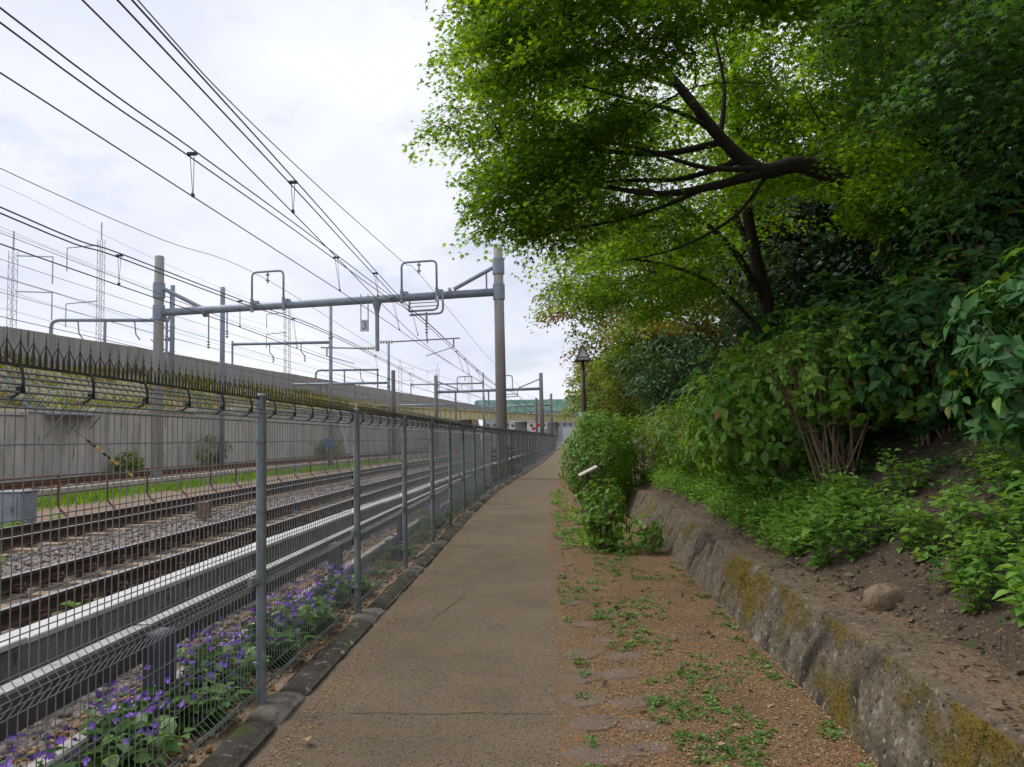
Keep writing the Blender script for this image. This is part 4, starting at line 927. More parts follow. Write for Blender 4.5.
def wall_seg(y0, y1, step):
    ysw = list(np.arange(y0, y1-1e-6, step))+[y1]; V = []; C_ = []; F = []
    for i, y in enumerate(ysw):
        row = []
        jo = min(y-y0, y1-y); groove = -.014*max(0, 1-jo/.03)
        for k in range(NZ+1):
            z = -.06+(WT+.06)*k/NZ; t = max(0, z/WT); x = wbx(y)+(wtx(y)-wbx(y))*t
            dsp = .012*mnoise.noise((y*2.6, z*4.5, 1))+.010*mnoise.noise((y*8, z*11, 2))+.008*mnoise.noise((y*22, z*24, 3))
            cz = .34+.04*mnoise.noise((y*1.3, 7, 7)); dsp -= .014*max(0, 1-abs(z-cz)/.012)*(1 if mnoise.noise((y*.9, 1, 9)) > -.1 else 0)
            ms = moss_mask(y, z)
            ed = max(0, (z-(WT-.05))/.05); dsp *= (1-.75*ed)
            row.append((x-dsp-ms*.008+abs(groove), y, z)); C_.append((ms, 0, 0, 1))
        for j, u in enumerate((.012, .04, .10, .18, .26, .34, .42, .55)):
            zz = WT+.004+.008*mnoise.noise((u*9+wtx(y)*3, y*7, 5))-(.008 if j == 0 else 0)-abs(groove)
            row.append((wtx(y)+u, y, zz)); d_ = max(0., min(1, .45+1.1*mnoise.noise((u*3, y*2.2, 11))+u*1.2)); C_.append((max(0, min(1, (mnoise.noise((u*6, y*3, 2))-.35)*4))*.6, d_ if j > 0 else .1, 0, 1))
        V += row; n = len(row)
    for i in range(len(ysw)-1):
        for k in range(n-1):
            a = i*n+k; F.append((a, a+n, a+n+1, a+1))
    F.append(tuple(range(n))[::1]); F.append(tuple((len(ysw)-1)*n+k for k in reversed(range(n))))
    me = bpy.data.meshes.new('wall_section'); me.from_pydata([Vector(p)-WO for p in V], [], F); me.materials.append(wm)
    ca = me.color_attributes.new('moss', 'FLOAT_COLOR', 'POINT'); ca.data.foreach_set('color', np.array(C_, np.float32).ravel())
    me.polygons.foreach_set('use_smooth', [True]*len(me.polygons)); me.update()
    obj('wall_section', me, wall)
yb_ = [1.2, 3.05, 4.9, 6.8, 8.8, 10.9, 13.1, 15.4, 18.2]
for a, b in zip(yb_, yb_[1:]): wall_seg(a, b, .022 if a < 7 else .04)
# moss tufts standing off the face
q = np.random.default_rng(77); n = 60000; yy = 2.0+10*q.random(n)**1.5; zz = .03+.47*q.random(n)
k = np.array([moss_mask(a, b) for a, b in zip(yy, zz)]); kk = q.random(n) < k*.55; yy, zz = yy[kk], zz[kk]; n = len(yy)
P = np.array([(wbx(a)+(wtx(a)-wbx(a))*b/WT-.012*mnoise.noise((a*2.6, b*4.5, 1))-.006, a, b) for a, b in zip(yy, zz)])
stuff(leaves('moss', KITE, P-np.array(WO), unit(np.stack([-1.2+q.normal(0, .4, n), q.normal(0, .7, n), q.normal(.1, .7, n)], 1)), rnd_unit(q, n), q.uniform(.006, .013, n), 'moss', wall))

# boulder on the wall
bm_ = MB(); nu, nv = 30, 20
for i in range(nv+1):
    th = math.pi*i/nv
    for j in range(nu):
        ph = 2*math.pi*j/nu; d = Vector((math.sin(th)*math.cos(ph), math.sin(th)*math.sin(ph), math.cos(th)))
        rr = 1.02+.16*mnoise.noise(d*1.2+Vector((8, 4, 1)))+.10*mnoise.noise(d*3+Vector((1, 7, 2)))+.05*mnoise.noise(d*9)
        bm_.v.append((d.x*.14*rr, d.y*.11*rr, max(-.05, d.z*.10*rr)))
for i in range(nv):
    for j in range(nu): a = i*nu+j; b = i*nu+(j+1) % nu; bm_.f.append((a, a+nu, b+nu, b)); bm_.m.append(0)
bo = bm_.build('boulder', 'boulder', smooth=True, loc=(2.10, 4.98, .545)); bo.rotation_euler = (0, 0, R(20)); tag(bo, 'single brown boulder resting on top of the mossy wall', 'rock')
# flagstones sunk in the verge, by their centre and size
q = random.Random(5)
for i, (x, y, w, d) in enumerate([(.22, 4.0, .17, .13), (.47, 4.05, .15, .10), (.23, 4.42, .16, .13), (.50, 4.38, .13, .10), (.20, 4.82, .15, .15), (.48, 4.75, .14, .12), (.20, 5.28, .17, .16), (.48, 5.30, .17, .13),
                                  (.24, 5.80, .17, .14), (.55, 5.75, .15, .12), (.40, 6.15, .16, .12), (.55, 6.55, .16, .13), (.30, 6.70, .13, .11), (.54, 7.1, .16, .13), (.24, 7.6, .13, .12), (.22, 9.0, .13, .14), (.20, 9.8, .12, .13), (.22, 3.6, .16, .13), (.52, 3.65, .13, .12)]):
    m = MB(); n = 9; rs = [q.uniform(.78, 1.08) for _ in range(n)]
    top = [(math.cos(2*math.pi*k/n)*w*rs[k], math.sin(2*math.pi*k/n)*d*rs[k]) for k in range(n)]
    vs = [(a*1.03, b*1.03, -.03) for a, b in top]+[(a*1.02, b*1.02, .016) for a, b in top]+[(a*.93, b*.93, .024+q.uniform(-.002, .002)) for a, b in top]
    fs = [tuple(range(2*n, 3*n))]+[(l*n+k, l*n+(k+1) % n, (l+1)*n+(k+1) % n, (l+1)*n+k) for l in range(2) for k in range(n)]
    m.add(vs, fs); o = m.build('flagstone', 'flagstone', verge, loc=(x, y, -.006)); o.rotation_euler.z = q.uniform(-.5, .5)

# ---------------------------------------------------------------- leaf litter, weeds, ground cover
def flat_flakes(name, P, S, mats, seed, label, tilt=.35, tmpl=KITE):
    q = np.random.default_rng(seed); n = len(P); a = q.random(n)*6.283
    A = np.stack([np.cos(a), np.sin(a), q.normal(0, tilt*.5, n)], 1); N_ = np.stack([q.normal(0, tilt, n), q.normal(0, tilt, n), np.ones(n)], 1)
    return stuff(tag(leaves(name, tmpl, P, A, N_, S, mats), label, 'litter'))
q = np.random.default_rng(41)
n = 42000; y = 2.6+15*q.random(n)**1.8; x = -.02+1.72*q.random(n); x = np.minimum(x, np.array([wbx(b) for b in y])-.0)
dens = np.array([.35+.9*mnoise.noise((a*1.3, b*1.1, 3)) for a, b in zip(x, y)])+.5*(x > .25); keep = q.random(n) < np.clip(dens, .12, 1)
x, y = x[keep], y[keep]; z = .010+.03*np.clip((x-.2)/1.3, 0, 1)+q.uniform(0, .012, len(x))
flat_flakes('leaf_litter', np.stack([x, y, z], 1), q.uniform(.006, .018, len(x)), 'litter_flake', 42, 'rust brown leaf litter scattered over the verge beside the path')
n = 9500; y = 2.8+30*q.random(n)**1.8; e = q.random(n) < .6; x = np.where(e, np.array([fx(b)+.27 for b in y])+np.abs(q.normal(0, .10, n)), -1.4+1.45*q.random(n))
keep = e | (q.random(n) < .22+.5*(x > -.15)); x, y = x[keep], y[keep]
flat_flakes('path_litter', np.stack([x, y, np.full(len(x), .008)+q.uniform(0, .004, len(x))], 1), q.uniform(.006, .019, len(x)), 'litter_flake', 43, 'small dry leaves lying along the left edge of the path', .2)
n = 15000; y = 2.4+12*q.random(n)**1.5; x = np.array([wtx(b) for b in y])+.03+2.4*q.random(n)**.85
z = np.array([max(WT+.012, hill_z(a, b)+(.10*mnoise.noise((a*.9, b*.9, 0))+.05*mnoise.noise((a*3, b*3, 5)))*min(1, (a-1.9)*1.5)+.01) if a > 2.06 else WT+.012 for a, b in zip(x, y)])
flat_flakes('hillside_litter', np.stack([x, y, z+q.uniform(0, .02, n)], 1), q.uniform(.008, .024, n)*np.where(q.random(n) < .18, 2.4, 1.0), 'litter_hill', 44, 'dark brown leaf litter on the slope and wall top', .5)
for (x, y, s, a) in ((-1.30, 4.15, .085, .4), (-.92, 7.9, .05, 1.4), (.85, 4.05, .06, 2.), (.98, 4.3, .07, .9), (1.25, 4.6, .05, 2.5)):
    v, f = OVATE; m = MB().add([Vector((p[0]*s, (p[1]-.5)*s, p[2]*s+.02)) for p in v], f); o = m.build('fallen_leaf', 'litter_flake', loc=(x, y, .02)); o.rotation_euler.z = a
    tag(o, 'single large dry leaf lying %s' % {-1.30: 'at the left kerb in front', -.92: 'in the middle of the path', .85: 'on the verge near the flagstones', .98: 'on the verge a little further from the flagstones', 1.25: 'on the verge close to the mossy wall'}[x], 'leaf')
q = np.random.default_rng(47); P = []
for _ in range(420):
    y = 3.2+5.5*q.random(); x = 2.0+1.9*q.random()**1.3; P.append((x, y, max(WT+.012, hill_z(x, y)+(.10*mnoise.noise((x*.9, y*.9, 0))+.05*mnoise.noise((x*3, y*3, 5)))*min(1, (x-1.9)*1.5)+.012)))
for _ in range(60): y = 3.4+5*q.random(); P.append((.3+1.2*q.random(), y, .035))
P = np.array(P); flat_flakes('dry_leaves', P, q.uniform(.03, .075, len(P)), 'litter_hill', 48, 'larger curled dry leaves lying on the slope by the boulder', .7, OVATE)
tws = MB()
for _ in range(110):
    y = 3.2+6*q.random(); x = 2.05+1.8*q.random(); z = max(WT+.012, hill_z(x, y)+.02); a = q.random()*6.28; l = q.uniform(.06, .28); sl_ = .62*math.cos(a)*l
    tws.tube([(x, y, z+.012), (x+math.cos(a)*l*.5, y+math.sin(a)*l*.5+q.normal(0, .01), z+sl_*.5+.022), (x+math.cos(a)*l, y+math.sin(a)*l, z+sl_+.012)], [.004, .003, .0015], 4)
stuff(tag(tws.build('fallen_twigs', 'twig'), 'thin fallen twigs strewn over the littered slope', 'twigs'))
# weeds: small tufts
def tufts(name, centres, per, r, size, mats, seed, label, cat='weeds', tmpl=OVATE, up=.6):
    q = np.random.default_rng(seed); C_ = np.repeat(np.array(centres), per, 0); n = len(C_); a = q.random(n)*6.283; rr = r*np.sqrt(q.random(n))*np.repeat(q.uniform(.5, 1.3, len(centres)), per)
    d = np.stack([np.cos(a), np.sin(a), np.zeros(n)], 1); P = C_+d*rr[:, None]*.6; P[:, 2] += q.random(n)*r*up
    A = d+np.stack([q.normal(0, .4, n), q.normal(0, .4, n), q.uniform(-.1, .8, n)], 1); N_ = np.stack([q.normal(0, .4, n), q.normal(0, .4, n), np.ones(n)], 1)
    return stuff(tag(leaves(name, tmpl, P, A, N_, q.uniform(.6, 1.25, n)*size, mats), label, cat))
q = np.random.default_rng(51); cs = []
while len(cs) < 760:
    y = 3.3+10*q.random()**1.6; x = .12+1.45*q.random()
    d = mnoise.noise((x*1.6, y*1.2, 8))+.35*math.exp(-((x-.75)/.35)**2)
    if d > .14+.16*q.random(): cs.append((x, y, .02))
tufts('verge_weeds', cs, 14, .045, .024, 'weed_leaf', 52, 'small green weeds sprouting through the brown verge litter', up=.35)
cs = [(.12+.1*q.random()+pr(y)*0, y, .01) for y in 3.2+6*q.random(12)]+[(wbx(y)-.04-.06*q.random(), y, .02) for y in 3.3+9*q.random(46)]
tufts('edge_weeds', cs, 16, .055, .034, 'weed_leaf', 53, 'green weeds along the foot of the mossy wall and the path edge')
cs = [(.55+.7*q.random(), 10.2+5.5*q.random(), .02) for _ in range(70)]+[(.15+.4*q.random(), 11+12*q.random(), .02) for _ in range(60)]
tufts('bush_foot_weeds', cs, 22, .10, .055, 'fresh_leaf', 54, 'light green weeds round the foot of the small bush')
cs = []
for _ in range(950):
    y = 6.6+11*q.random(); x = wtx(y)+.30+.75*q.random()*(1 if y < 9 else 1.2); cs.append((x, y, hill_z(x, y)+.02))
tufts('bank_ground_cover', cs, 26, .13, .066, ['fresh_leaf'], 55, 'fresh green ground cover along the top of the wall further up', 'ground cover', tmpl=KITE, up=1.6)
cs = []
for _ in range(900):
    y = 3+10*q.random(); x = 2.2+3.6*q.random(); 
    if mnoise.noise((x*.8, y*.8, 5)) > -.02: cs.append((x, y, hill_z(x, y)+.03))
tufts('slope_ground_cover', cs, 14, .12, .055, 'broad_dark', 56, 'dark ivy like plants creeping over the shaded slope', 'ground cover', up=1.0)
cs = [(fx(y)-.12-.5*q.random(), y, .0) for y in 2.6+22*q.random(150)**1.3]
tufts('fence_foot_weeds', cs, 18, .08, .06, 'weed_leaf', 57, 'green weeds growing low behind the mesh fence')
cs = [(-7.0+.3*q.random(), 9+.2*q.random(), .15) for _ in range(3)]+[(-3.95, 6.35, .12), (-9.9, 14.2, .05), (-10.2, 14.6, .05), (-10.0, 13.9, .05), (-9.8, 14.9, .05), (-10.1, 15.6, .05), (-9.7, 13.6, .05)]
tufts('track_weeds', cs, 30, .16, .09, 'grass_blade', 58, 'bright weeds by the grey cabinet and between the tracks', up=1.2)

# ---------------------------------------------------------------- plants built from stems and leaves
def plant_mesh(seed, h, nst, spread, leaf, nl, lm, stem='stem_green', lean=.25, tip=True):
    """returns (stem mesh, leaf data) of a small leafy plant at the origin"""
    q = np.random.default_rng(seed); sm = MB(); P, A, N_, S = [], [], [], []
    for i in range(nst):
        a = q.random()*6.283; r0 = spread*.25*q.random(); b = Vector((math.cos(a)*r0, math.sin(a)*r0, 0)); hh = h*q.uniform(.6, 1.05); l = lean*hh*q.uniform(.3, 1.3)+spread*.6*q.random()
        tp = b+Vector((math.cos(a)*l, math.sin(a)*l, hh)); mid = b.lerp(tp, .5)+Vector((0, 0, hh*.10))
        pts = smooth_path([b-Vector((0, 0, .03)), mid, tp], 4); sm.tube(pts, [.006*(1-.7*k/len(pts))*max(.6, h) for k in range(len(pts))], 4)
        for k in range(nl):
            t_ = .10+.90*(k+.5)/nl; p = pts[min(int(t_*(len(pts)-1)+.5), len(pts)-1)]
            for s in (0, math.pi):
                an = k*1.57+s+q.normal(0, .35); d = np.array([math.cos(an), math.sin(an), q.normal(.12, .25)])
                P.append(np.array(p)+d*.02); A.append(d); N_.append(np.array([0, 0, 1.])+q.normal(0, .3, 3)); S.append(leaf*q.uniform(.6, 1.2)*(1.0-.35*(t_ > .9)))
    return sm.mesh('stems', stem), (np.array(P), np.array(A), np.array(N_), np.array(S))
def leafy_proto(seed, h, nst, spread, leaf, nl, lm, stem='stem_green', lean=.25):
    sm, d = plant_mesh(seed, h, nst, spread, leaf, nl, lm, stem, lean); o = leaves('foliage', OVATE, *d, lm); me = o.data; bpy.data.objects.remove(o); return sm, me
def place_plant(name, proto, loc, rz, s, label, cat, group):
    g = empty(name, loc, label, cat, group, rz); g.scale = (s, s, s); obj('stems', proto[0], g); obj('foliage', proto[1], g); return g
lp_ = [leafy_proto(200+k, .5, 11, .26, .095, 7, 'fresh_leaf') for k in range(3)]
place = ['at the far end of the mossy wall group', 'just left of the pale green clump', 'forming the pale green clump on the wall', 'right of the pale green clump', 'overhanging the wall behind the clump', 'behind the boulder, left one', 'behind the boulder, middle one', 'behind the boulder, right one', 'right of the boulder on the wall', 'right of the boulder, further up the slope', 'at the right picture edge above the wall', 'at the right picture edge, lowest one', 'up the littered slope near the right edge', 'alone on the dark litter slope', 'high on the litter slope under the broadleaf shrub', 'low beside the wall top near the right edge', 'tall one up the slope right of the boulder', 'big one filling the right edge above the wall', 'on the slope above the boulder, far right', 'large one at the right edge half way up the slope', 'foremost at the lower right corner', 'at the foot of the dark shrub on the litter slope', 'beside the tan stems of the leggy shrub', 'in the middle of the litter slope']
for i, (x, y, s) in enumerate([(2.2, 8.0, .85), (2.15, 6.75, .85), (2.16, 6.2, 1.0), (2.30, 5.95, .9), (2.42, 6.5, 1.0), (2.50, 5.9, .8), (2.52, 5.55, .85), (2.50, 5.2, .8), (2.36, 4.66, .75), (2.44, 4.3, .85), (2.34, 3.95, .85), (2.26, 3.62, .8), (2.68, 4.6, .85), (2.78, 5.35, .7), (3.2, 5.8, .7), (2.28, 4.30, .6), (2.55, 4.75, .95), (2.62, 4.1, 1.05), (2.95, 4.95, 1.0), (2.85, 4.35, 1.1), (2.48, 3.5, 1.0), (2.9, 6.4, .9), (2.65, 6.9, .95), (3.1, 5.3, .9)]):
    place_plant('leafy_plant', lp_[i % 3], (x, y, max(WT, hill_z(x, y))-.02), i*1.3, s, 'broad leaved green herb '+place[i], 'plant', 'leafy herbs along the wall top')
tw_ = [leafy_proto(240+k, .75, 8, .2, .085, 9, 'far_green') for k in range(2)]
for i, (y, s, lb) in enumerate(((17.4, .9, 'nearest of the tall yellow green weeds behind the fence'), (19.6, 1.1, 'second of the tall yellow green weeds behind the fence'), (22.3, 1.1, 'third of the tall yellow green weeds behind the fence'), (24.8, 1.0, 'fourth of the tall yellow green weeds behind the fence'), (27.2, 1.2, 'farthest of the tall yellow green weeds behind the fence'), (12.4, .7, 'short green weed behind the fence near the fourth post'))):
    place_plant('tall_weed', tw_[i % 2], (fx(y)-.22, y, 0), i*1.7, s, lb, 'plant', 'tall weeds behind the fence')
# purple flowering plants behind the fence
def flower_proto(seed, h, nst, nfl):
    q = np.random.default_rng(seed); sm, d = plant_mesh(seed, h*.8, nst, .28, .12, 5, 'weed_leaf', 'stem_green', .3)
    o = leaves('foliage', OVATE, *d, 'weed_leaf'); fm = o.data; bpy.data.objects.remove(o)
    P, A, N_, S = [], [], [], []
    for i in range(nfl):
        a = q.random()*6.283; r = .22*math.sqrt(q.random()); c = np.array([math.cos(a)*r, math.sin(a)*r, h*q.uniform(.6, 1.15)]); nr = unit(np.array([q.normal(0, .6)+.3, q.normal(0, .6)-.4, .5]))
        u = unit(np.cross(nr, [0, 0, 1.])); w = np.cross(nr, u)
        for k in range(4):
            an = k*1.571+.3; P.append(c); A.append(u*math.cos(an)+w*math.sin(an)+nr*.25); N_.append(nr); S.append(q.uniform(.016, .024))
    T_, F_ = np.array([(0, 0, 0), (.45, .55, .05), (.3, 1, 0), (-.3, 1, 0), (-.45, .55, .05)]), [(0, 1, 2, 3, 4)]
    o = leaves('petals', (T_, F_), np.array(P), np.array(A), np.array(N_), np.array(S), 'petal'); pm_ = o.data; bpy.data.objects.remove(o)
    pm_.name = 'petals'
    return sm, fm, pm_
fp = [flower_proto(300+k, .40, 18, 42+6*k) for k in range(3)]
spots = [(3.0, -.30, 1.0), (3.35, -.55, 1.0), (3.75, -.28, 1.0), (4.1, -.5, .95), (4.45, -.3, 1.0), (4.95, -.35, 1.05), (5.3, -.6, .95), (5.65, -.3, 1.05), (6.1, -.4, 1.1), (6.5, -.25, 1.0), (6.9, -.45, 1.0), (7.6, -.35, 1.05), (8.1, -.3, .85), (10.6, -.3, .85), (14.2, -.3, 1.15), (14.9, -.35, .95), (18.6, -.3, .9), (20.5, -.35, 1.0), (25.0, -.3, 1.1), (28.5, -.3, 1.0), (33.8, -.25, 1.3), (35.0, -.25, 1.4), (36.2, -.3, 1.3), (3.2, -.95, .9), (2.75, -.75, .9)]
for i, (y, dx, s) in enumerate(spots):
    w_ = ('nearest the camera' if y < 3.9 else 'left of the nearest tall fence post' if y < 4.67 else 'between the first and second tall fence posts' if y < 7.1 else 'behind the second tall fence post' if y < 9.6 else 'further along the fence foot' if y < 16 else 'far along the fence foot')
    place2 = ['foremost', 'set back', 'next', 'fuller', 'short', 'tall', 'rear', 'leafy', 'dense', 'low', 'wide', 'loose', 'small', 'lone', 'bright', 'pale', 'slim', 'broad', 'late', 'thin', 'first of three', 'middle of three', 'last of three', 'inner', 'corner'][i]
    g = empty('flowering_plant', (fx(y)+dx, y, 0), '%s purple flowering plant %s' % (place2, w_), 'flower', 'purple flowers behind the fence', i*2.1); g.scale = (s, s, s*.85)
    for nm, me in zip(('stems', 'foliage', 'petals'), fp[i % 3]):
        o = obj(nm, me, g)
        if nm == 'petals': stuff(o)

# ---------------------------------------------------------------- shrubs
def shrub_proto(seed, r, n, leaf, lm, stems=12, stem='stem_tan', tm=OVATE, hollow=.55, h=1.0, face=.8, lump_k=1., zc=None):
    """rounded shrub: radius r (x,y,z) with centre at z=r.z*.95; leaves on a lumpy shell"""
    q = np.random.default_rng(seed); sm = MB(); rx, ry, rz = r
    for i in range(stems):
        a = q.random()*6.283; b = Vector((math.cos(a)*.18*rx, math.sin(a)*.18*ry, -.05)); d = rnd_unit(q, 1)[0]; d[2] = abs(d[2])*.8+.15
        tp = Vector((d[0]*rx*.85, d[1]*ry*.85, (zc or rz*.95)+d[2]*rz*.8)); md = b.lerp(tp, .5)+Vector((0, 0, .12*rz)); pts = smooth_path([b, md, tp], 5)
        sm.tube(pts, [.013*(1-.75*k/len(pts)) for k in range(len(pts))], 5)
        for k in range(3):
            d2 = rnd_unit(q, 1)[0]; p0 = pts[4+k]; p1 = p0+Vector(d2)*.35*rx+Vector((0, 0, .12)); sm.tube([p0, p0.lerp(p1, .5)+Vector((0, 0, .04)), p1], [.007, .005, .002], 4)
    # leaf shoots: little rosettes of leaves on a lumpy shell
    ns = n//6; d = rnd_unit(q, ns); lump = np.array([1+lump_k*(.30*mnoise.noise(Vector(v)*2.1+Vector((seed, 0, 0)))+.16*mnoise.noise(Vector(v)*5+Vector((0, seed, 0)))) for v in d])
    u = hollow+(1-hollow)*q.random(ns)**.6
    C_ = d*np.array([rx, ry, rz])*(lump*u)[:, None]; C_[:, 2] += zc or rz*.95; keep = C_[:, 2] > .08*rz; C_, d = C_[keep], d[keep]; ns = len(C_)
    out = unit(d*np.array([1/rx, 1/ry, 1/rz])+np.array([0, 0, .35])); Pn = np.repeat(C_, 6, 0); O_ = np.repeat(out, 6, 0); n2 = len(Pn)
    rdm = rnd_unit(q, n2); tang = unit(rdm-O_*np.sum(rdm*O_, 1, keepdims=True)); A = tang+O_*q.uniform(-.15, .7, n2)[:, None]+np.array([0, 0, -.15])
    N_ = O_*face+np.array([0, 0, .45])+q.normal(0, .3, (n2, 3)); S = leaf*np.repeat(q.uniform(.65, 1.2, ns), 6)*q.uniform(.45, 1.2, n2)
    o = leaves('foliage', tm, Pn+tang*leaf*.1, A, N_, S, [lm, 'orange_leaf', 'fresh_leaf'], mi=np.searchsorted([.93, .955], q.random(n2)) if False else np.where(q.random(n2) < .02, 1, np.where(np.repeat(q.random(ns), 6) < .12, 2, 0))); me = o.data; bpy.data.objects.remove(o)
    return sm.mesh('stems', stem), me
hp = [shrub_proto(400+k, (.85, .85, .80), 4200, .105, ['broad_leaf', 'broad_leaf', 'broad_dark'][k % 3], 16) for k in range(3)]
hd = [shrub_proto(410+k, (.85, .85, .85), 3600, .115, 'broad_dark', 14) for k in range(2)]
lg = shrub_proto(420, (.85, .85, .62), 3000, .10, 'broad_leaf', 34, zc=1.15, hollow=.35)
sl = shrub_proto(424, (.85, .85, .80), 8400, .062, 'far_green', 18)
hyd = [(2.72, 15.4, .85, 6, 'farthest broadleaf shrub on the bank near the round hedge'), (2.75, 13.7, .9, 1, 'light green broadleaf shrub on the bank behind the end of the wall top'), (2.78, 12.1, .95, 6, 'broadleaf shrub on the bank below the maple trunk, left one'),
       (2.80, 10.6, 1.05, 1, 'broadleaf shrub on the bank below the maple trunk, right one'), (2.72, 9.15, 1.22, 0, 'tallest pale topped broadleaf shrub in the middle of the bank'), (2.95, 8.0, 1.05, 5, 'leggy broadleaf shrub with bare tan stems at its foot'),
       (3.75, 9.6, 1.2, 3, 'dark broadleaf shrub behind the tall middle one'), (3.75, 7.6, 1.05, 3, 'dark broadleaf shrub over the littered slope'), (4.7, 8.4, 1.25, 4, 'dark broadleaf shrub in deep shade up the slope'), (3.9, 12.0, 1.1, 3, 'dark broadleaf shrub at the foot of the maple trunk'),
       (3.5, 16.6, 1.0, 4, 'dark broadleaf shrub right behind the round hedge'), (5.1, 6.3, 1.0, 3, 'dark broadleaf shrub high on the slope near the right edge'), (3.30, 4.75, .95, 4, 'large leaved shrub reaching in from the right edge'), (4.1, 5.6, .85, 3, 'large leaved shrub behind the one at the right edge'), (2.85, 16.9, .9, 6, 'light green shrub between the lamp post and the bank')]
for i, (x, y, s, k, lb) in enumerate(hyd):
    g = empty('broadleaf_shrub', (x, y, hill_z(x, y)-.05), lb, 'shrub', 'broadleaf shrubs on the bank', i*1.9); g.scale = (s, s, s*.98)
    pr_ = (hp+hd+[lg, sl])[k]; obj('stems', pr_[0], g); obj('foliage', pr_[1], g)
def one_shrub(name, loc, r, n, leaf, lm, label, seed, **kw):
    sm, me = shrub_proto(seed, r, n, leaf, lm, **kw); g = empty(name, loc, label, 'shrub'); obj('stems', sm, g); obj('foliage', me, g); return g
one_shrub('round_hedge', (1.17, 17, 0), (.80, 1.0, 1.12), 26000, .064, 'hedge_leaf', 'dense rounded green hedge bush standing beside the path in front of the lamp', 430, tm=KITE, hollow=.72, lump_k=.8, stems=20)
one_shrub('hedge_shrub', (2.05, 17.8, .2), (.9, .9, 1.0), 6000, .065, 'hedge_leaf', 'shaded hedge bush tucked between the round hedge and the bank', 431, hollow=.6)
one_shrub('small_bush', (.78, 10.9, 0), (.40, .40, .52), 1200, .09, 'broad_leaf', 'small leafy bush at the end of the wall in front of the tilted board', 432, hollow=.35, lump_k=1.4, stems=18, stem='bark_brown')
one_shrub('verge_shrub', (1.35, 10.5, 0), (.24, .24, .30), 420, .075, 'fresh_leaf', 'thin leafy sprig beside the small bush close to the wall', 433, hollow=.2, stems=9)
one_shrub('wall_shrub', (-20.6, 45.5, .2), (1.5, 1.9, 1.1), 2600, .22, 'far_leaf', 'green shrub growing at the foot of the retaining wall by the bare steel pole', 434, tm=KITE)
one_shrub('wall_shrub', (-20.6, 37.5, .2), (.7, .8, .6), 900, .2, 'far_leaf', 'little green shrub at the foot of the retaining wall behind the left pole', 435, tm=KITE)
one_shrub('wall_shrub', (-17.0, 60.5, .1), (.9, 1.5, 1.0), 1200, .22, 'far_leaf', 'climbing shrub at the buttress of the retaining wall', 436, tm=KITE)
one_shrub('wall_shrub', (-24.3, 26.5, .6), (1.0, 1.2, 1.5), 1500, .2, 'fresh_leaf', 'leafy shrub hanging on the retaining wall at the left edge', 437, tm=KITE)

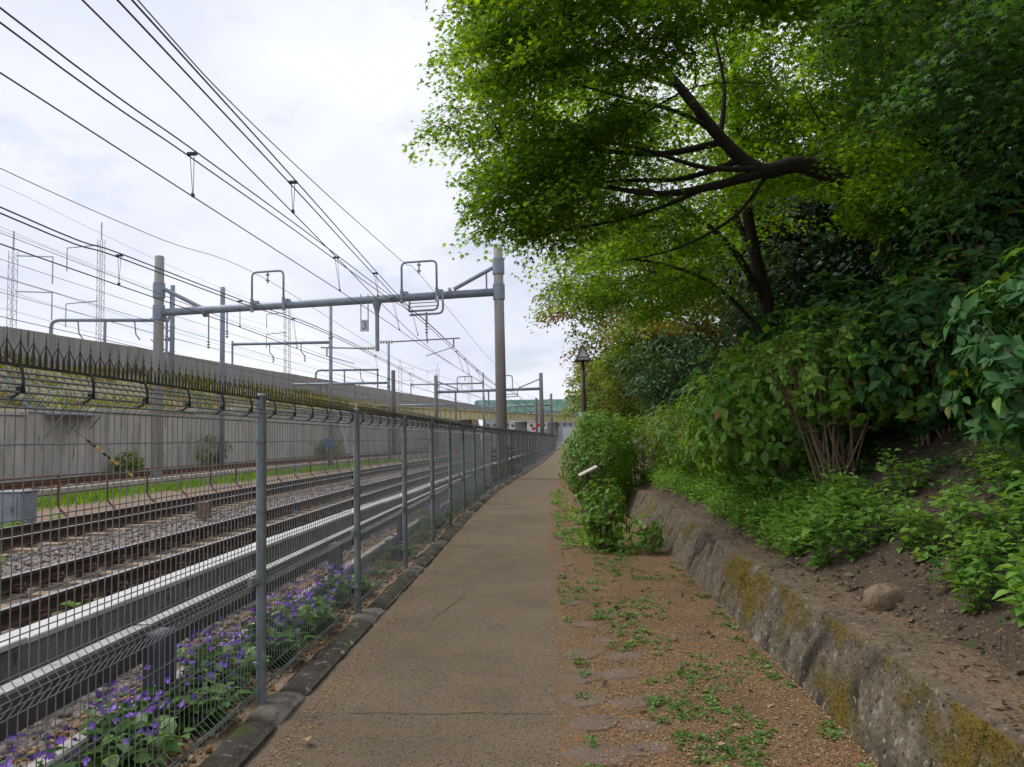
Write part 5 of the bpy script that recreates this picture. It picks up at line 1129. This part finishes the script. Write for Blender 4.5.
# ---------------------------------------------------------------- trees
def ell(q, n, c, r, inner=.5, zmin=None):
    d = rnd_unit(q, n); u = (inner**3+(1-inner**3)*q.random(n))**(1/3); P = np.array(c)+d*np.array(r)*u[:, None]
    return P
def tree(name, loc, label, trunks, ells, seed, pad_r, per_pad, leaf, lm, tmpl=STAR, group=None, bark='bark_dark', tiltk=.28, br=.010, thick=.07, lmats=None, twigs=5, clear=()):
    """trunks: list of (points, r0, r1) in world space; ells: list of (n pads, centre, radii, inner)"""
    q = np.random.default_rng(seed); g = empty(name, loc, label, 'tree', group); O = np.array(loc)
    nodes = []; tm = MB()
    for pts, r0, r1 in trunks:
        sp = smooth_path([Vector(p)-Vector(loc) for p in pts], 6); n = len(sp)
        tm.tube(sp, [(r0+(r1-r0)*k/(n-1))*(1+.08*mnoise.noise(sp[k]*2.)) for k in range(n)], 9)
        nodes += [np.array(p) for p in sp[n//4:]]
    tm.build('trunk', bark, g, True)
    C_ = np.concatenate([ell(q, n, np.array(c)-O, r, i) for n, c, r, i in ells])
    for cp in clear:        # open crown in front of the bare limbs
        e0 = np.array([0, 0, 1.6])-O; d0 = np.array(cp)-O-e0; l0 = np.linalg.norm(d0); d0 = d0/l0
        tt = (C_-e0)@d0; C_ = C_[~((np.linalg.norm((C_-e0)-tt[:, None]*d0, axis=1) < pad_r*.95) & (tt < l0))]
    nd = np.array(nodes); base = nd.mean(0); order = np.argsort(np.linalg.norm(C_-base, axis=1)); bm = MB()
    P, A, N_, S, MI = [], [], [], [], []
    for k in order:
        c = C_[k]; dd = np.linalg.norm(nd-c, axis=1)+np.maximum(0, nd[:, 2]-c[2])*.7; j = int(np.argmin(dd)); p0 = nd[j]; L = np.linalg.norm(c-p0)
        md = (p0+c)/2+np.array([q.normal(0, .1), q.normal(0, .1), .10*L]); pts = smooth_path([Vector(p0), Vector(md), Vector(c)], 3)
        r0 = min(.05, br*(.45+.75*L)); bm.tube(pts, [r0*(1-.7*i/6) for i in range(7)], 5, cap=False)
        nd = np.concatenate([nd, [np.array(pts[3]), np.array(pts[5]), c]])
        R_ = pad_r*q.uniform(.65, 1.3); n = int(per_pad*q.uniform(.6, 1.3)*(R_/pad_r)**2)
        o = c-base; o[2] = 0; o = unit(o); nrm = unit(np.array([o[0]*tiltk, o[1]*tiltk, 1.])+q.normal(0, .14, 3)); u = unit(np.cross(nrm, [o[1]+.01, -o[0], 0])); w = np.cross(nrm, u)
        a = q.random(n)*6.283; lob = 1+.25*np.sin(a*q.integers(3, 6)+q.random()*6)+.12*np.sin(a*7+q.random()*6); rr = R_*lob*q.random(n)**.72
        dirs = np.cos(a)[:, None]*u+np.sin(a)[:, None]*w
        p = c+dirs*rr[:, None]+nrm*(q.normal(0, thick, n)-.18*R_*(rr/R_)**2)[:, None]
        P.append(p); A.append(dirs+np.array([0, 0, -.35])+q.normal(0, .45, (n, 3))); N_.append(nrm+q.normal(0, .38, (n, 3))); S.append(leaf*q.uniform(.6, 1.2, n))
        if lmats: MI.append(np.full(n, int(q.random()*len(lmats)) if len(lmats) > 1 else 0))
        for i in range(twigs):
            an = q.random()*6.283; d_ = np.cos(an)*u+np.sin(an)*w; e = c+d_*R_*.8-nrm*.1*R_
            bm.tube([Vector(c), Vector((c+e)/2+nrm*.04), Vector(e)], [.006, .004, .002], 3, cap=False)
    bm.build('branches', bark, g, True)
    leaves('crown', tmpl, np.concatenate(P), np.concatenate(A), np.concatenate(N_), np.concatenate(S), lmats or lm, g, mi=np.concatenate(MI) if lmats else None)
    return g
# the maple with the heavy leaning limb
tree('maple_tree', (5.0, 10.5, 2.2), 'maple with heavy dark limb reaching left over the path', [
    ([(5.0, 10.5, 2.0), (4.75, 10.35, 3.4), (4.3, 10.1, 4.55), (3.5, 10.0, 5.08), (2.9, 10.0, 5.04), (2.4, 10.0, 5.5), (1.9, 10, 6.2), (1.4, 10, 6.85), (.7, 9.8, 7.6)], .165, .03),
    ([(4.3, 10.1, 4.55), (4.45, 10.2, 6.0), (4.0, 9.8, 8.0)], .09, .03), ([(2.9, 9.95, 5.05), (2.1, 9.7, 5.0), (1.0, 9.2, 5.15), (-.3, 8.8, 5.1)], .04, .010), ([(2.6, 10, 5.3), (2.0, 9.9, 5.75), (1.0, 9.7, 6.0), (-.2, 9.5, 6.3)], .04, .010), ([(2.2, 9.8, 4.78), (1.3, 9.8, 4.45), (.3, 9.9, 4.3), (-.4, 9.9, 4.3)], .03, .008), ([(1.9, 10, 6.2), (1.2, 9.8, 6.4), (.2, 9.5, 6.9)], .035, .010), ([(3.0, 10, 5.0), (2.6, 10.2, 4.5), (1.9, 10.4, 4.15), (1.1, 10.5, 4.0)], .03, .008), ([(2.4, 10, 5.5), (2.5, 10.1, 6.3), (2.3, 10, 7.3)], .04, .012),
    ([(2.95, 10, 5.02), (2.2, 9.8, 4.78), (1.4, 9.5, 4.62), (.3, 9.2, 4.75)], .07, .02), ([(2.45, 10.0, 5.45), (1.6, 10.2, 5.38), (.5, 10.0, 5.45), (-.4, 9.8, 5.6)], .05, .016), ([(2.7, 10, 5.2), (1.9, 10.1, 5.0), (1.1, 10.4, 5.1), (.2, 10.3, 5.0)], .045, .015)],
    [(95, (1.9, 9.6, 7.0), (3.1, 2.5, 2.4), .55), (84, (.55, 9.2, 5.7), (1.7, 2.0, 1.0), .35), (38, (.65, 9.6, 4.75), (1.25, 1.7, .65), .2), (34, (1.25, 7.0, 6.1), (1.6, .9, .7), .2), (20, (2.9, 7.2, 6.3), (1.3, .9, .6), .2), (16, (4.1, 9.0, 4.5), (.55, .4, .6), .1), (40, (-.2, 9.0, 7.0), (1.0, 1.6, 1.6), .2), (22, (-.1, 9.0, 4.55), (.75, 1.2, .5), .2), (18, (-.7, 8.9, 7.5), (.55, .9, .8), .1)], 501, .46, 300, .085, 'maple_leaf', clear=[(3.3, 10, 5.05), (2.9, 10, 5.04), (2.4, 10, 5.5), (2.0, 10, 6.1), (2.2, 9.8, 4.78), (1.4, 9.5, 4.62), (1.6, 10.2, 5.38), (4.05, 14, 4.2), (3.85, 14, 5.4)])
tree('maple_tree', (4.2, 14, 1.7), 'slender dark trunked maple rising behind the broadleaf shrubs', [
    ([(4.25, 14, 1.5), (4.19, 14, 3.31), (4.02, 14, 4.2), (3.80, 14, 5.6), (3.72, 14, 7.2), (3.6, 13.9, 8.8)], .17, .05), ([(4.1, 14, 3.8), (3.5, 13.9, 4.9), (2.6, 13.8, 5.7), (1.5, 13.6, 6.2)], .08, .025), ([(3.95, 14, 4.6), (3.5, 14.1, 6.0), (3.3, 14.2, 7.6)], .06, .03), ([(4.15, 14, 3.2), (3.2, 13.8, 4.2), (2.2, 13.5, 4.6), (1.2, 13.2, 4.7)], .045, .015)],
    [(120, (2.2, 14, 6.2), (2.6, 3.0, 2.4), .5), (44, (1.9, 13.2, 4.5), (1.7, 2.2, .8), .2)], 502, .62, 230, .088, 'maple_leaf', TRIL, clear=[(4.1, 14, 3.9), (4.0, 14, 4.5), (3.85, 14, 5.3), (4.15, 14, 3.3)])
tree('maple_tree', (5.6, 5.2, 2.6), 'near maple whose dark boughs hang in from the top right corner', [([(5.6, 5.2, 2.4), (5.3, 5.2, 4.0), (4.6, 5.3, 5.0), (3.6, 5.4, 5.4)], .16, .03)],
     [(70, (3.7, 5.6, 5.3), (1.7, 1.5, 1.5), .35), (14, (2.95, 5.3, 3.7), (.5, .7, .5), .2), (75, (4.5, 2.8, 6.3), (2.3, 2.6, 1.5), .3)], 503, .45, 230, .075, 'maple_dark')  # last pad group extends the crown out of view, added to shade the slope
tree('maple_tree', (6.4, 11.8, 3.2), 'fresh green maple filling the canopy above the dark hollow', [([(6.4, 11.8, 3.0), (6.1, 11.8, 5.0), (5.4, 11.6, 7.0), (5.0, 11.4, 8.6)], .16, .05)],
     [(110, (4.7, 11.6, 7.2), (2.3, 2.2, 2.0), .45)], 504, .6, 210, .092, 'maple_leaf', TRIL)
# dark trees behind
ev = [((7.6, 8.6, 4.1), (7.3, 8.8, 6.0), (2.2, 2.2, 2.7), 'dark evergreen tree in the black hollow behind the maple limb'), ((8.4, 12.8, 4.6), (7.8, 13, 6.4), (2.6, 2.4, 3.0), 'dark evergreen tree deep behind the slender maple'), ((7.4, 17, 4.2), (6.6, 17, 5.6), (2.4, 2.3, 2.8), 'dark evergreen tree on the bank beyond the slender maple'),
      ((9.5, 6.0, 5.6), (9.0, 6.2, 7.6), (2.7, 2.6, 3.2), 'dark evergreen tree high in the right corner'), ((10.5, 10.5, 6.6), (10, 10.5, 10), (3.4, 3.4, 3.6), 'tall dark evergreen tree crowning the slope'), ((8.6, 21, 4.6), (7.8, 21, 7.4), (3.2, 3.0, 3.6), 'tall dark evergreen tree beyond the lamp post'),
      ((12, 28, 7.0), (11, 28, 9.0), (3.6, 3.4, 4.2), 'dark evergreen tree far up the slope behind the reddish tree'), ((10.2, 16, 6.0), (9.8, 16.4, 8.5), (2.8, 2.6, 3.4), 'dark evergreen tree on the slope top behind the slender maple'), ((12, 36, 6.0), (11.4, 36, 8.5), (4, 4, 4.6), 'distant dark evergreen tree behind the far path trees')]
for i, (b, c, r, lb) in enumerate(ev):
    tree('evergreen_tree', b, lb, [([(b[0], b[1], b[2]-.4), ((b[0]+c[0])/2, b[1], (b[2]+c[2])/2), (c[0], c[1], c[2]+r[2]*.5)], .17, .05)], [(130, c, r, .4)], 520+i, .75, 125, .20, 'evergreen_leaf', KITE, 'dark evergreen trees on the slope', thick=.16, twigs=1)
# lower dark understorey trees between the shrubs and the maples
un = [((4.6, 18.4, 2.0), (3.2, 19.5, 3.0), (1.2, 1.3, 1.15), 'bluegreen_leaf', 'blue green camellia like tree low behind the bank'), ((5.6, 15.0, 2.7), (5.2, 15.4, 4.2), (1.5, 1.5, 1.4), 'bluegreen_leaf', 'blue green tree behind the slender maple trunk'), ((4.9, 24, 2.2), (3.9, 24, 3.6), (1.6, 1.6, 1.5), 'evergreen_leaf', 'dark leaved tree below the orange tinged one'), ((6.6, 10.8, 3.4), (5.9, 10.6, 4.3), (1.3, 1.2, 1.1), 'evergreen_leaf', 'dark shrubby tree in the hollow below the heavy limb')]
for i, (b, c, r, lm, lb) in enumerate(un):
    tree('understorey_tree', b, lb, [([(b[0], b[1], b[2]-.4), tuple(c)], .08, .03)], [(55, c, r, .35)], 540+i, .42, 90, .13, lm, KITE, 'understorey trees', thick=.14, twigs=2)
ft = [((5.2, 27, 2.4), (3.5, 27, 6.0), (3.4, 3.2, 3.3), 170, ['red_leaf', 'far_leaf', 'far_green'], 'reddish tinged tree leaning over the far path, left edge against the sky'), ((4.6, 23.0, 2.0), (3.1, 23.2, 4.3), (1.25, 1.2, 1.0), 40, ['orange_leaf', 'far_green'], 'small orange brown leaved tree above the lamp side bushes'),
      ((3.6, 30, .6), (2.75, 31, 3.3), (1.5, 1.8, 1.9), 55, ['far_green'], 'light green tree right behind the lamp post'), ((4.0, 42, .8), (3.3, 42, 3.5), (2.3, 3.0, 2.8), 70, ['far_leaf', 'orange_leaf', 'far_leaf'], 'yellow green tree at the far bend left of the lamp'),
      ((8.5, 36, 3.4), (7.4, 36, 6.8), (4.0, 4.0, 4.2), 90, ['far_green'], 'large green tree behind the reddish one'), ((9, 56, 3.0), (8.0, 56, 5.6), (4.2, 5, 4.4), 80, ['far_leaf', 'far_green'], 'broad green tree beyond the far bend'), ((10, 86, 2.6), (9.5, 86, 5.6), (5.5, 6, 5), 80, ['far_green'], 'distant green tree by the end of the path'),
      ((6.8, 26, 3.4), (6.4, 26, 9.0), (3.4, 3.4, 3.2), 80, ['far_green', 'far_leaf'], 'tall light green tree rising above the reddish one')]
for i, (b, c, r, n, lm, lb) in enumerate(ft):
    tree('roadside_tree', b, lb, [([(b[0], b[1], b[2]-.6), ((b[0]+c[0])/2, (b[1]+c[1])/2, (b[2]+c[2])/2), (c[0], c[1], c[2]+r[2]*.6)], .15, .04)], [(n, c, r, .35)], 560+i, .30*max(r)**.75, 135, .15 if b[1] < 35 else .22, None, KITE, 'trees along the far path', 'bark_brown', thick=.15, lmats=lm, twigs=2)
print('TRIS', sum(len(p.vertices)-2 for m_ in bpy.data.meshes for p in m_.polygons) if False else len(bpy.data.meshes))
